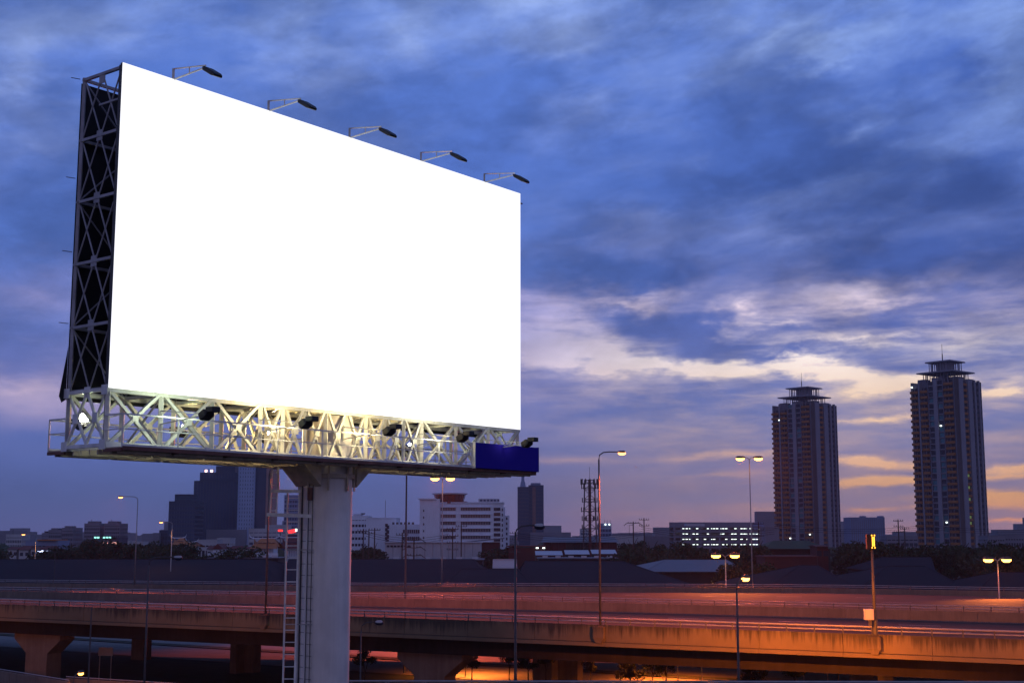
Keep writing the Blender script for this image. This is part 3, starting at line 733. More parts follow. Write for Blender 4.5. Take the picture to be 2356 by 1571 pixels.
# ------------------------------------------------------------------ street lamps
def lamp_post(name, base, h, arms, label, lit=True, power=0.0, r=.10, arm=2.2, headlen=.75, mast=m_steel, far=False, group=None, down=.0, col=(1,.36,.055), hs=1.0, cone=150, aimv=(0,0)):
    """arms: list of headings (radians, 0 = +X); curved neck, cobra head with glowing bowl"""
    o = thing(name, base, label, 'street lamp', group)
    z = base.z+h
    g = MB(); g.tube([base, base+Vector((0,0,h*.5)), Vector((base.x,base.y,z-.6))], [r, r*.8, r*.6], 8)
    g.build('post', mast, o, smooth=True)
    for a in arms:
        d = Vector((math.cos(a), math.sin(a), 0)); top = Vector((base.x,base.y,z-.6))
        MB().tube([top, top+Vector((0,0,.35))+d*.06, top+Vector((0,0,.55))+d*.35, top+Vector((0,0,.6))+d*.8, top+Vector((0,0,.6-down))+d*arm], r*.5, 6).build('arm', mast, o, smooth=True)
        e = top+Vector((0,0,.6-down))+d*arm; L_ = headlen*hs
        hd = MB(); pr = [(0,.06,.05),(.25*L_,.15*hs,.10*hs),(.8*L_,.17*hs,.11*hs),(L_,.08*hs,.05*hs)]; sd = Vector((-d.y,d.x,0))
        for (s_, w_, h_) in pr:
            for (i, j) in ((-1,-.6),(1,-.6),(.7,1),(-.7,1)): hd.v.append(tuple(e+d*s_+sd*i*w_+Vector((0,0,j*h_))))
        for k in range(3):
            for i in range(4): hd.f.append((4*k+i, 4*k+(i+1) % 4, 4*k+4+(i+1) % 4, 4*k+4+i))
        hd.f += [(3,2,1,0),(12,13,14,15)]
        hh = hd.build('lamp_head', m_bpale if not lit else m_dsteel, o, bevel=.02)
        bc = e+d*L_*.55+Vector((0,0,-.10*hs))
        bw = MB().tube([bc-d*.30*hs, bc-d*.15*hs, bc+d*.15*hs, bc+d*.30*hs], [.06*hs,.15*hs,.15*hs,.06*hs], 10)
        bw.build('bowl', (m_sodium2 if far else m_sodium) if lit else m_glass, o, smooth=True)
        if lit and power:
            lp = bc+Vector((0,0,-.45)); sp_ang = 150
            light('SPOT', lp, power, col, o, .25, aim=(lp+Vector((aimv[0],aimv[1],-1))), angle=cone, blend=.7)
    return o
E = math.pi
# on the near parapet
c = onedge(1378); lamp_post('street_lamp', c+Vector((0,0,8.3)), 13.1, [0.15], 'tall lit lamp on the highway parapet, curved arm reaching right, beside the lattice mast', True, 15000, .10, 1.5, headlen=.6, mast=m_dsteel, far=True, col=(1,.13,.04), cone=130, aimv=(0,.5))
c = onedge(620); lamp_post('street_lamp', c+Vector((0,0,8.3)), 12.6, [0.9], 'tall lamp post left of the pole ladder, its head behind the billboard', True, 15000, .11, 1.8, mast=m_dsteel, col=(1,.13,.04), cone=130, aimv=(0,.5))
# city side, single arms to the left
def at(x, ybase, D, z=0.0):
    p = px(x, ybase, D); return Vector((p.x, D, z))
def topz(y, D): return px(1178, y, D).z
lamp_post('street_lamp', at(311,1300,186,8.2), topz(1142,186)-8.2, [E], 'lit orange lamp with long arm to the left, left of the dark skyscraper group', True, 30000, .10, 2.0, far=True, mast=m_steel, col=(1,.13,.045), cone=90, aimv=(0,-2.2))
lamp_post('street_lamp', at(393,1300,240), topz(1200,240), [E], 'small lit lamp seen against the foot of the dark skyscraper', True, 600, .12, 1.6, far=True)
lamp_post('street_lamp', at(80,1300,300), topz(1228,300), [E], 'small lit lamp near the left edge above the red roofs', True, 3000, .13, 2.4, far=True, hs=1.2)
# double headed ones
lamp_post('street_lamp', at(1017,1290,225), topz(1098,225), [0, E], 'tall double lamp blazing orange before the white office block', True, 75000, .13, .35, hs=2.3, col=(1,.13,.045), cone=80, aimv=(-.1,-3.6))
lamp_post('street_lamp', at(1730,1290,210), topz(1052,210), [-.1, E-.1], 'tall double lamp blazing just left of the first apartment tower', True, 75000, .12, .55, hs=2.1, col=(1,.13,.045), cone=80, aimv=(-.1,-3.6))
lamp_post('street_lamp', at(1670,1330,182), topz(1275,182), [0, E], 'low double lamp blazing orange beside the pale roof, below the tall double lamp', True, 9000, .11, .45, hs=2.0, col=(1,.22,.04), aimv=(0,-1.5), cone=120)
lamp_post('street_lamp', at(2297,1330,158), topz(1284,158), [.2, E+.2], 'low double lamp blazing orange at the right edge beneath the second apartment tower', True, 9000, .11, .40, hs=1.9, col=(1,.22,.04), aimv=(0,-1.5), cone=120)
# nearer posts in front of the highway
c = at(1700,1571,82); lamp_post('street_lamp', c, topz(1333,82), [.75], 'near dark lamp post before the orange highway wall, one lit head leaning right', True, 30000, .10, .55, mast=m_dsteel, down=-.15, headlen=.6, hs=1.1, col=(1,.205,.004), cone=105, aimv=(.7,2.4))
c = at(1186,1571,76); lamp_post('street_lamp', c, topz(1208,76), [.1], 'near dark post right of the white office block with an unlit pale head', False, 0, .10, 1.1, mast=m_dsteel, headlen=.5)
c = at(332,1571,100); lamp_post('street_lamp', c, topz(1281,100), [.1], 'near thin post left of the pole carrying an unlit pale head', False, 0, .10, 1.8, mast=m_dsteel, headlen=.6)
c = at(829,1571,96); lamp_post('street_lamp', c, topz(1430,96), [.1], 'low post with small pale unlit head just right of the billboard pole', False, 0, .07, 1.0, mast=m_dsteel, headlen=.5)
# next lamps of the same row, just beyond the frame on the right, and under the deck
lamp_post('street_lamp', Vector((37,76,0)), 12.5, [1.6], 'near lit lamp post of the front row at the far right end', True, 11000, .10, .6, mast=m_dsteel, col=(1,.205,.006), aimv=(-.1,2.2), cone=100)
lamp_post('street_lamp', Vector((24.5,79,0)), 6.0, [1.6], 'low lit lamp in front of the highway wall below the view', True, 3500, .08, .6, mast=m_dsteel, col=(1,.205,.006), cone=170, aimv=(0,2))
lamp_post('street_lamp', Vector((-33.5,104,0)), 4.6, [1.3], 'low lit lamp on the ramp below the highway wall at left', True, 2600, .07, .5, mast=m_dsteel, col=(1,.22,.012), cone=170, aimv=(.4,3))
lamp_post('street_lamp', Vector((-60,124,0)), 5.2, [1.3], 'low lit lamp on the ramp beyond the left edge of the view', True, 1500, .07, .5, mast=m_dsteel, col=(1,.22,.012), cone=170, aimv=(.4,3))
lamp_post('street_lamp', Vector((10.5,131.5,0)), 4.9, [1.2], 'low lamp under the highway lighting the columns and the road orange', True, 5000, .07, .5, mast=m_dsteel, col=(1,.22,.012))
lamp_post('street_lamp', Vector((-5,146,0)), 4.9, [1.2], 'low lamp beside the surface road under the highway left of the dark trees', True, 11000, .07, .5, mast=m_dsteel, col=(1,.22,.03))
lamp_post('street_lamp', Vector((16,141,0)), 4.9, [1.2], 'low lamp beside the surface road under the highway behind the slanted stay', True, 11000, .07, .5, mast=m_dsteel, col=(1,.20,.02))
lamp_post('street_lamp', Vector((30,125,0)), 4.9, [1.2], 'low lamp under the highway at right behind the dark shrubs', True, 1800, .07, .5, mast=m_dsteel, col=(1,.22,.012))
for (x, D, yt, lab) in ((203,96,1395,'thin bare dark post before the highway wall at far left'),(112,196,1268,'thin reddish bare post above the left sheds'),(930,150,1092,'tall bare dark post right of the billboard pole')):
    c = at(x,1571,D); o = thing('pole', c, lab, 'pole'); MB().tube([c, Vector((c.x,c.y,topz(yt,D)))], [.13 if D==150 else .07, .09 if D==150 else .05], 8).build('shaft', m_dsteel, o)
# lane signal
c = onedge(1999)+Vector((0,0,8.3)); o = thing('lane_signal', c, 'lane signal on a post on the highway parapet, amber lamps glowing on its side', 'traffic signal')
zt = topz(1262, c.y); MB().tube([c, Vector((c.x,c.y,zt))], [.13,.09], 8).build('post', m_dsteel, o, smooth=True)
MB().tube([Vector((c.x,c.y,8.3)), Vector((c.x,c.y,10.0))], .2, 8).build('post_sleeve', m_dsteel, o)
hb = MB().box((c.x-.12,c.y,zt+.5), (.52,.4,1.02)).build('signal_box', m_lampblk, o, bevel=.02)
for dx_ in (.0, .11):
    MB().box((c.x+dx_-.0,c.y-.22,zt+.5), (.07,.05,.66)).build('signal_lamp', m_amber, o)
for dx_ in (-.04, .15):
    for dz_ in (-.42,.42): MB().box((c.x+dx_,c.y-.22,zt+.5+dz_), (.07,.05,.10)).build('signal_lamp', m_amber, o)
o = thing('cabinet', c+Vector((-.55,-.25,0)), 'pale square electrical box beside the lane signal post on the parapet', 'electrical box')
MB().box((c.x-.47,c.y-.3,topz(1412,c.y)), (.62,.4,.74)).build('cabinet_body', m_bpale, o, bevel=.03)
MB().box((c.x-.47,c.y-.52,topz(1412,c.y)), (.54,.02,.64)).build('cabinet_door', m_bpale, o); MB().box((c.x-.4,c.y-.3,topz(1432,c.y)), (.2,.2,.35)).build('cabinet_foot', m_dsteel, o)
# small sign under the highway
c = at(240,1571,142); o = thing('sign', c, 'small dark blank sign board on two legs under the highway', 'sign')
MB().box((c.x,c.y,3.0), (1.5,.06,.85)).build('board', m_bpale, o); 
for dx_ in (-.6,.6): ubar('leg', (c.x+dx_,c.y+.06,0), (c.x+dx_,c.y+.06,3.0), .08, m_steel, o)
# slanted stay and fence posts under the deck on the right
fc = thing('wire_fence', at(1700,1571,141), 'thin wire fence with grey posts under the highway on the right', 'fence')
for x in (1560,1615,1730,1850,1905,1960,2060): 
    b = at(x,1571,139); ubar('fence_post', b, b+Vector((0,0,3.6)), .09, m_steel, fc)
for z in (3.5,2.6,1.7): MB().bar(at(1560,1500,139,z), at(2060,1500,139,z), .03).build('wire', m_wire, fc)
o = thing('stay_pole', at(1534,1571,136), 'slanted thin stay beside the trees under the highway', 'pole')
MB().bar(at(1536,1571,136), at(1503,1571,136,px(1178,1518,136).z), .07).build('shaft', m_steel, o)


# ------------------------------------------------------------------ sheds between highway and city
def shed(x0, x1, xr0, xr1, yr, D0, D1, ze, label, m=m_roofd, wall=m_walld, name='shed', group=None):
    """hipped sheet roof: eaves x0..x1 at photo columns, ridge xr0..xr1 at photo row yr"""
    Dm = (D0+D1)/2; c = px((x0+x1)/2, 1300, Dm); o = thing(name, (c.x,Dm,0), label, 'shed', group)
    a, b = px(x0,1300,D0).x, px(x1,1300,D0).x; a2, b2 = a-(D1-D0)*.0, b+(D1-D0)*.0
    r0, r1 = px(xr0,yr,Dm), px(xr1,yr,Dm); zr = r0.z
    MB().prism([(a+.6,D0+.6),(b-.6,D0+.6),(b-.6,D1-.6),(a+.6,D1-.6)], 0, ze-.15).build('wall', wall, o)
    A, Bq, C_, D_ = (a,D0,ze),(b,D0,ze),(b,D1,ze),(a,D1,ze); R0, R1 = (r0.x,Dm,zr),(r1.x,Dm,zr)
    g = MB(); g.v += [A,Bq,C_,D_,R0,R1]; g.f += [(0,1,5,4),(1,2,5),(2,3,4,5),(3,0,4)]
    rf = g.build('roof', m, o)
    g = MB(); g.bar(R0,R1,.35,.12)
    for p_, q in ((A,R0),(D_,R0),(Bq,R1),(C_,R1)): g.bar(p_,q,.3,.10)
    g.build('ridge_cap', m, rf)
    MB().bar(Vector(A)+Vector((0,-.05,-.05)), Vector(Bq)+Vector((0,-.05,-.05)), .12, .2).build('gutter', wall, o)
    return o
shed(-160,640,-140,610,1286,222,290,6.6,'very long dark shed roof at far left below the skyline')
shed(650,1130,665,1090,1286,226,292,6.6,'long dark shed roof behind the billboard pole')
shed(1010,1240,1060,1190,1308,205,250,6.8,'small dark hipped shed roof right of the white office block')
shed(1180,1640,1210,1430,1290,205,275,6.5,'broad dark hipped shed roof below the lattice mast')
shed(1480,1720,1530,1670,1287,262,300,8.0,'pale blue grey sheet roof under the parking garage', m=m_roofm)
shed(1745,1990,1840,1880,1300,200,245,6.6,'dark hipped roof below the first apartment tower')
shed(1960,2240,2040,2130,1302,198,240,6.6,'dark hipped roof left of the low double lamp at right')
shed(2010,2150,2030,2140,1281,262,285,8.2,'low dark shed roof behind the right hipped roof')
shed(2235,2420,2290,2380,1316,188,215,6.8,'low dark roof at the right edge under the blazing lamp')
shed(1135,1188,1136,1187,1286,250,252,9.0,'pale blue grey shed end wall among the dark roofs', m=m_roofl, wall=m_bpale)
# low strips of pale roofs behind
for (x0,x1,y,D,lab) in ((480,640,1283,300,'flat pale roof strip behind the left shed roof'),(890,1110,1287,296,'flat grey roof strip before the white warehouse'),(1240,1420,1284,310,'flat pale roof strip before the red warehouse')):
    a, b = px(x0,y,D), px(x1,y,D); o = thing('flat_roof_shed', (a.x,D,0), lab, 'shed')
    MB().box(((a.x+b.x)/2, D+6, a.z/2-.1), (b.x-a.x,12,a.z-.2)).build('wall', m_walld, o); MB().box(((a.x+b.x)/2, D+6, a.z), (b.x-a.x+.6,12.6,.2)).build('roof', m_roofm, o)
    for k in range(6):
        xx = a.x+(b.x-a.x)*(k+.5)/6; MB().box((xx,D+3,a.z+.3),(1.2,1.2,.5)).build('roof_vent', m_roofl, o)

# ------------------------------------------------------------------ buildings
def block(o, x0, x1, yt, D, depth, m, m2=m_glass, fl=3.2, bands=True, cols=0, z0=0.0, rot=0.0, lit=0.0, name='wall', fin=None, colw=.35, bandh=.42):
    """storeyed block: glass core set back behind real spandrel bands and piers"""
    a, b = px(x0,1231,D), px(x1,1231,D); zt = px((x0+x1)/2, yt, D).z; w = b.x-a.x; cx = (a.x+b.x)/2; cy = D+depth/2
    MB().box((cx,cy,(z0+zt)/2-.1), (w-.5,depth-.5,zt-z0-.3)).build('glazing', m2, o)
    n = max(1, int(round((zt-z0)/fl))); h = (zt-z0)/n; g = MB()
    if bands:
        for k in range(n+1):
            z = z0+k*h; hh = h*bandh if 0 < k < n else h*.6
            g.box((cx,cy,min(max(z, z0+hh/2), zt-hh/2)), (w,depth,hh))
    if cols:
        for i in range(cols+1):
            x = a.x+.2+(w-.4)*i/cols
            for yy in (D+.15, D+depth-.15): g.box((x,yy,(z0+zt)/2), (colw,.36,zt-z0-.02))
        nd_ = max(1, int(depth/(w/cols)))
        for i in range(nd_+1):
            for xx in (a.x+.15, b.x-.15): g.box((xx,D+.2+(depth-.4)*i/nd_,(z0+zt)/2), (.36,colw,zt-z0-.03))
    if not bands: g.box((cx,cy,zt-.4),(w,depth,.8)); g.box((cx,cy,z0+1),(w,depth,2))
    if g.v: g.build(name, m, o)
    MB().box((cx,cy,zt+.06), (w+.3,depth+.3,.25)).build('roof', m, o)
    if lit:
        r = random.Random(int(x0*7+yt)); gg = MB()
        for k in range(n):
            for i in range(max(1, cols)):
                if r.random() < lit: gg.box((a.x+.2+(w-.4)*(i+.5)/max(1,cols), D+.235, z0+(k+.5)*h+h*.1), ((w/max(1,cols))*.6,.03,h*.45))
        if gg.v: stuff(gg.build('lit_window', m_litw, o))
    return cx, cy, zt, w
def bld(x, D, label, cat='building', name='building', group=None):
    p = px(x,1231,D); return thing(name, (p.x,D+5,0), label, cat, group)
# far left
o = bld(30,900,'low pale office block near the left edge beside the small lamp'); block(o,14,50,1229,900,16,m_bpale,cols=9); c = px(30,1222,905); ubar('antenna', (c.x,905,px(30,1229,905).z), (c.x,905,px(30,1218,905).z), .3, m_dsteel, o)
for (x0,x1,y,lab) in ((96,111,1226,'lowest of the grey far off blocks at left'),(111,141,1219,'wide grey far off block at left'),(142,168,1214,'grey far off block with small roof house at left')):
    o = bld(x0,1000,lab); block(o,x0,x1,y,1000,22,m_bgrey,cols=6); cx,cy,zt,w = block(o,x0+6,x1-8,y-4,1003,14,m_bgrey,z0=px(0,y,1003).z+.2,cols=2)
for (x0,lab) in ((193,'left one of two twin grey towers far off'),(239,'right one of two twin grey towers far off')):
    o = bld(x0,1150,lab,'tower','twin_tower',None); z1 = px(0,1204,1150).z
    block(o,x0,x0+36,1204,1150,24,m_bgrey,cols=8); block(o,x0+8,x0+28,1199,1154,14,m_bgrey,z0=z1+.2,cols=3); c = px(x0+18,1194,1156); ubar('antenna',(c.x,1156,px(0,1199,1156).z),(c.x,1156,c.z),.3,m_dsteel,o)
# dark group
o = bld(415,1050,'dark mid height block with teal glazed top left of the black skyscraper','tower','office_tower'); block(o,386,447,1153,1050,30,m_bdark,m_curtain,cols=10,fl=3.5); block(o,399,437,1137,1054,20,m_bdark,m_glassb,z0=px(0,1153,1054).z+.2,cols=6)
o = bld(490,1150,'tallest near black skyscraper with stepped sides and small lights at its crown','skyscraper','skyscraper')
block(o,443,541,1106,1150,34,m_bdark,m_curtain,bands=False,cols=14,colw=.9); z1 = px(0,1106,1150).z+.2
block(o,456,541,1087,1153,30,m_bdark,m_curtain,bands=False,cols=12,z0=z1,colw=.9); z2 = px(0,1087,1156).z+.2
block(o,492,536,1072,1158,20,m_bdark,m_curtain,z0=z2,cols=5); block(o,510,522,1060,1162,10,m_bdark,m_bdark,z0=px(0,1072,1162).z+.2,cols=2)
for x in (474,487):
    c = px(x,1083,1152); MB().box(c,(2.0,.5,2.0)).build('crown_lamp', emis('lit_pink_lamp',(1,.6,.55),4), o)
for x in (470,480,492): c = px(x,1087,1156); ubar('antenna', c, px(x,1078,1156), .4, m_dsteel, o)
o = bld(565,1100,'tall pale blue slab tower partly hidden by the billboard deck','tower','office_tower')
block(o,546,582,1056,1100,26,m_slab,m_curtain,cols=6,colw=1.6,bandh=.5); block(o,583,612,1066,1104,26,m_curtain,m_curtain,bands=True,cols=5,bandh=.2)
MB().box((px(616,1231,1102).x,1116,px(0,1060,1102).z/2),(5.2,26,px(0,1060,1102).z)).build('side_wall', mat('rosy_side_wall',(.34,.20,.17),.8,var=.15,scale=.05), o)
o = bld(668,1000,'blue grey office tower seen between ladder and pole','tower','office_tower'); block(o,652,706,1139,1000,26,m_bblue,m_curtain,cols=9)
o = bld(630,700,'low white long podium building with horizontal bands below the pale tower'); block(o,572,700,1216,700,24,m_bpale,m_curtain,cols=12,bandh=.55); block(o,610,660,1208,706,14,m_bpale,m_bpale,z0=px(0,1216,706).z+.2,cols=3)
o = bld(368,800,'small purple grey block left of the dark group'); block(o,352,366,1226,800,12,m_bgrey,m_bgrey,cols=2); block(o,366,386,1220,804,12,m_bdark,cols=3)
for (x0,x1,y,D,lab) in ((455,500,1242,520,'low white house block below the black skyscraper'),(500,530,1238,540,'low white house with dark windows below the pale tower'),(270,300,1244,700,'tiny pale block between the trees at left'),(304,330,1246,700,'second tiny pale block between the trees at left')):
    o = bld(x0,D,lab,'house','house'); block(o,x0,x1,y,D,10,m_bpale,cols=5)
# left sign lights and shop
o = bld(240,480,'dark low shop building with teal and pink light strips at left','shop','shop'); block(o,214,272,1237,480,12,m_bdark,cols=5)
for (x0,x1,y,mm) in ((216,256,1236,m_teal_lit),(230,252,1248.5,m_pink_lit),(256,268,1248.5,m_pink_lit)):
    a, b = px(x0,y,479.5), px(x1,y,479.5); 
    for k in range(6):
        if (k*7+x0) % 5 == 0: continue
        xx = a.x+(b.x-a.x)*(k+.5)/6; MB().box((xx,479.5,a.z),((b.x-a.x)/6*.75,.15,.55)).build('light_strip', mm, o)
o = bld(95,430,'pale lit canopy roof among the dark trees at left','canopy','canopy'); a = px(84,1268,430); b = px(108,1268,430); MB().box(((a.x+b.x)/2,433,a.z),(b.x-a.x,6,.4)).build('canopy_roof', m_bwhite, o)
for x in (a.x+.4,b.x-.4): ubar('post',(x,431,0),(x,431,a.z),.2,m_steel,o)
light('POINT',((a.x+b.x)/2,429,a.z+1.2),500,(.8,.85,1),o,.3)
o = bld(75,560,'low dark hall with pale orange roof at left','hall','hall'); block(o,60,135,1244,560,14,m_bblue,cols=8); a,b=px(86,1242,559),px(130,1242,559); MB().box(((a.x+b.x)/2,566,a.z),(b.x-a.x,15,.5)).build('roof', m_orange, o)
# rows of red roofed houses
def house(x0, x1, ye, yr, D, wallm, roofm, label, group=None, gx=True):
    c = px((x0+x1)/2,1231,D); o = thing('house', (c.x,D+4,0), label, 'house', group)
    a, b = px(x0,ye,D), px(x1,ye,D); w = b.x-a.x; ze = a.z; zr = px(x0,yr,D+4).z
    MB().box((c.x,D+4,ze/2),(w-.6,7.4,ze)).build('wall', wallm, o)
    g = MB()
    if gx: g.v += [(a.x,D-.3,ze-.1),(b.x,D-.3,ze-.1),(b.x,D+8.3,ze-.1),(a.x,D+8.3,ze-.1),(a.x,D+4,zr),(b.x,D+4,zr)]; g.f += [(0,1,5,4),(2,3,4,5),(0,4,3),(1,2,5)]
    else: g.v += [(a.x,D-.3,ze-.1),(b.x,D-.3,ze-.1),(b.x,D+8.3,ze-.1),(a.x,D+8.3,ze-.1),(c.x,D-.3,zr),(c.x,D+8.3,zr)]; g.f += [(0,3,5,4),(1,4,5,2),(0,4,1),(2,5,3)]
    g.build('roof', roofm, o)
    for k in range(max(2,int(w/3))):
        n_ = max(2,int(w/3)); xx = a.x+w*(k+.5)/n_
        MB().box((xx,D+.28,ze-1.6),(1.1,.1,1.2)).build('window', m_glass, o)
    return o
ORD = ['','first','second','third','fourth','fifth','sixth','seventh','eighth','ninth','tenth','eleventh','twelfth','thirteenth','fourteenth','fifteenth','sixteenth','seventeenth','eighteenth']
k = 0; hn = 0
for x0 in range(16,590,27):
    k += 1
    if 120 < x0 < 180 or 270 < x0 < 460: continue
    hn += 1; house(x0,x0+25,1262+(k%3),1255+(k%2)*2,480,m_bpale,m_redroof,ORD[hn]+' from the left of the small red-roofed row houses','row houses with red roofs')
house(463,500,1262,1243,430,m_bwhite,m_orange,'white gabled house with small orange roof left of the temple roofs',gx=False) if False else None
def temple(x0,x1,yr,ye,D,label,m=m_orange):
    c = px((x0+x1)/2,1231,D); o = thing('temple_hall', (c.x,D+5,0), label, 'temple hall')
    a, b = px(x0,ye,D), px(x1,ye,D); r0, r1 = px(x0+8,yr,D+5), px(x1-8,yr,D+5); ze = a.z
    MB().box((c.x,D+5,ze/2),(b.x-a.x-3,7,ze)).build('wall', m_bwhite, o)
    g = MB(); zm = ze+(r0.z-ze)*.45
    for (s0, s1, za, zb, ia, ib) in ((-1.2,2.2,ze-.4,zm,0,.8),(1.9,5,zm+.15,r0.z,1.2,2.0)):
        for sg in (1,-1):
            y0, y1 = (D+5-sg*(5-s0)), (D+5-sg*(5-s1))
            g.face((a.x+ia,y0,za),(b.x-ia,y0,za),(b.x-ib,y1,zb),(a.x+ib,y1,zb))
    g.face((a.x+1,D,ze),(a.x+1,D+10,ze),(r0.x,D+5,r0.z)); g.face((b.x-1,D,ze),(b.x-1,D+10,ze),(r1.x,D+5,r1.z))
    g.build('roof', m, o)
    g = MB(); 
    for (rr, s) in ((r0,-1),(r1,1)): g.tube([Vector((rr.x,D+5,rr.z)), Vector((rr.x+s*1.0,D+5,rr.z+.35)), Vector((rr.x+s*1.4,D+5,rr.z+1.3))],[.2,.15,.04],5)
    g.bar(Vector((r0.x,D+5,r0.z)),Vector((r1.x,D+5,r1.z)),.3); g.build('ridge_finial', m_bwhite, o)
    for kk in range(6): ubar('column',(a.x+2+(b.x-a.x-4)*kk/5,D+.8,0),(a.x+2+(b.x-a.x-4)*kk/5,D+.8,ze-.3),.35,m_bwhite,o)
temple(576,640,1238,1258,370,'temple hall with tiered orange tiled roof left of the ladder')
temple(642,700,1236,1258,390,'temple hall with dark red roof right behind the ladder',m_redroof)
temple(392,428,1237,1252,450,'temple hall with orange roof and white ridge finials among trees')
temple(428,456,1246,1256,440,'lower orange roofed side hall next to the finial roof')
o = house(488,515,1262,1250,365,m_bwhite,m_redroof,'white house with a pointed gable among the red roofs',gx=False)
w_ = thing('boundary_wall', at(560,1280,352), 'long low white wall before the temple halls', 'wall'); a, b = px(478,1272,352), px(640,1272,352)
for kk in range(9): MB().box((a.x+(b.x-a.x)*(kk+.5)/9,352,a.z/2),((b.x-a.x)/9-.1,.4,a.z)).build('wall_panel', m_bwhite, w_)
# red neon lettering sign (its letters are an unreadable blur in the photograph)
c = px(671,1225,600); o = thing('neon_sign', (c.x,600,0), 'red neon roof sign glowing between the ladder and the pole', 'sign')
for kk in range(5):
    a = px(660+kk*4.4,1228-kk*.9,600); MB().bar(a, a+Vector((.35,0,1.5)), .34).bar(a+Vector((0,0,1.4)), a+Vector((.6,0,1.5)), .3).bar(a+Vector((0,0,.1)), a+Vector((.5,0,.1)), .3).build('neon_letter', m_redlit, o)
a, b = px(658,1232,600.6), px(684,1232,600.6); MB().box(((a.x+b.x)/2,600.6,a.z/2+.6),(b.x-a.x,.4,a.z+.5)).build('sign_frame', m_bdark, o)
MB().box(px(681,1219,600),(1.0,.3,1.2)).build('white_lamp', m_lit, o)
c = px(645,1220,640); o2 = thing('neon_sign', (c.x,640,0), 'small dim red neon dash left of the larger red roof sign', 'sign'); MB().box(c,(2.2,.3,.9)).build('neon_tube', m_redlit, o2); ubar('post',(c.x,640.4,0),(c.x,640.4,c.z),.3,m_dsteel,o2)
# ---- white low building left of the main block
o = bld(830,640,'low white building with small windows right behind the pole'); block(o,808,846,1187,640,18,m_bwhite,cols=5,bandh=.6); c = px(835,1181,645)
block(o,812,830,1182,645,8,m_bwhite,m_bwhite,z0=px(0,1187,645).z+.1)
MB().tube([px(835,1187,646),px(835,1183,646)],.15,6).build('tank_stem', m_steel, o); MB().tube([px(835,1183,646),px(835,1180,646)],[1.0,1.1],10).build('water_tank', m_dsteel, o)
o = bld(870,620,'plain white windowless building with one dark window column')
a,b = px(842,1192,620), px(912,1192,620); MB().box(((a.x+b.x)/2,630,a.z/2),(b.x-a.x,20,a.z)).build('wall', m_bwhite, o); MB().box(((a.x+b.x)/2,630,a.z+.15),(b.x-a.x+.6,20.6,.3)).build('roof', m_bwhite, o)
for kk in range(5): MB().box((px(889,1231,620).x,619.9,px(0,1208+kk*10,620).z),(1.2,.15,1.5)).build('window', m_glass, o)
o = bld(925,600,'white three storey block with two dark window bands left of the main office block')
a,b = px(895,1206,600), px(967,1206,600); MB().box(((a.x+b.x)/2,610,a.z/2),(b.x-a.x,20,a.z)).build('wall', m_bwhite, o)
for y in (1222,1238):
    aa,b2 = px(927,y,600),px(966,y,600); f_ = MB().box(((aa.x+b2.x)/2,600.0,aa.z),(b2.x-aa.x,.5,1.6)).build('window', m_glass, o)
    g = MB(); [g.box((aa.x+(b2.x-aa.x)*kk/8,599.7,aa.z),(.15,.15,1.6)) for kk in range(9)]; g.build('mullion', m_bwhite, f_)
for kk in range(4): MB().box((px(889,1231,600).x+kk*0+0.6,599.9,px(0,1212+kk*11,600).z),(1.2,.15,1.6)).build('window', m_glass, o)
g = MB(); [g.box((px(905+kk*9,1204,604).x,604,px(0,1204,604).z),(1,1,1.2)) for kk in range(6)]; g.build('roof_unit', m_dsteel, o)
# ---- main white office block
DW = 560.0
o = bld(1060,DW,'large white office block with dark window strips and a round glazed roof pavilion','office block','office_building')
def wb(x0,x1,y0,y1,d0,d1,m,name,par=o,D=DW):
    a, b = px(x0,y0,D), px(x1,y0,D); z0_ = max(0.0, px(x0,y1,D).z) if y1 < 1900 else 0.0
    return MB().box(((a.x+b.x)/2, D+(d0+d1)/2, (a.z+z0_)/2), (b.x-a.x, d1-d0, a.z-z0_)).build(name, m, par)
wb(966,1012,1147,2000,0,16,m_bwhite,'stair_tower'); wb(962,1003,1146,1148.5,-1,17,m_bwhite,'roof_slab')
wb(1012,1158,1156,2000,2,20,m_bwhite,'wall'); wb(1004,1160,1154.5,1157,1.5,20.5,m_bwhite,'roof_slab')
wb(1158,1172,1185,2000,6,22,m_bwhite,'side_wing'); wb(1156,1162,1166,2000,4,20,m_bwhite,'side_wing')
wb(1100,1148,1146,1155,5,14,m_bpale,'roof_house'); 
for x in (1104,1112,1120,1128,1136,1144): wb(x,x+5,1148,1152,4.9,5,m_bdark,'vent')
for kk in range(6): wb(973.5,976,1172+kk*15.5,1177+kk*15.5,-.1,.2,m_glass,'window')
for kk in range(6):
    y = 1167+kk*16.3
    for (x0,x1,mm) in ((1014,1048,m_glassr if kk < 2 else m_glass),(1060,1128,m_glassr if kk < 2 else m_glass)):
        f_ = wb(x0,x1,y,y+7,1.88,2.1,mm,'window')
        g = MB(); a,b = px(x0,y,DW),px(x1,y,DW); zc = (px(0,y,DW).z+px(0,y+7,DW).z)/2; n_ = int((x1-x0)/3.6)
        for j in range(n_+1): g.box((a.x+(b.x-a.x)*j/n_,DW+1.82,zc),(.16,.14,1.27))
        g.build('mullion', m_bpale, f_)
        g = MB().box(((a.x+b.x)/2,DW+1.6,px(0,y-1.2,DW).z),(b.x-a.x+.4,1.0,.25)).build('sun_ledge', m_bwhite, f_)
for kk in range(8):
    y = 1167+kk*11.8; wb(1136,1151,y,y+7.2,1.8,2.1,m_glassr if kk == 1 else m_glass,'window')
    wb(1164,1167.5,y+22,y+28,5.9,6.1,m_glass,'window') if kk < 7 else None
    wb(1154.5,1157,y+2,y+8,1.8,2.1,m_glass,'window')
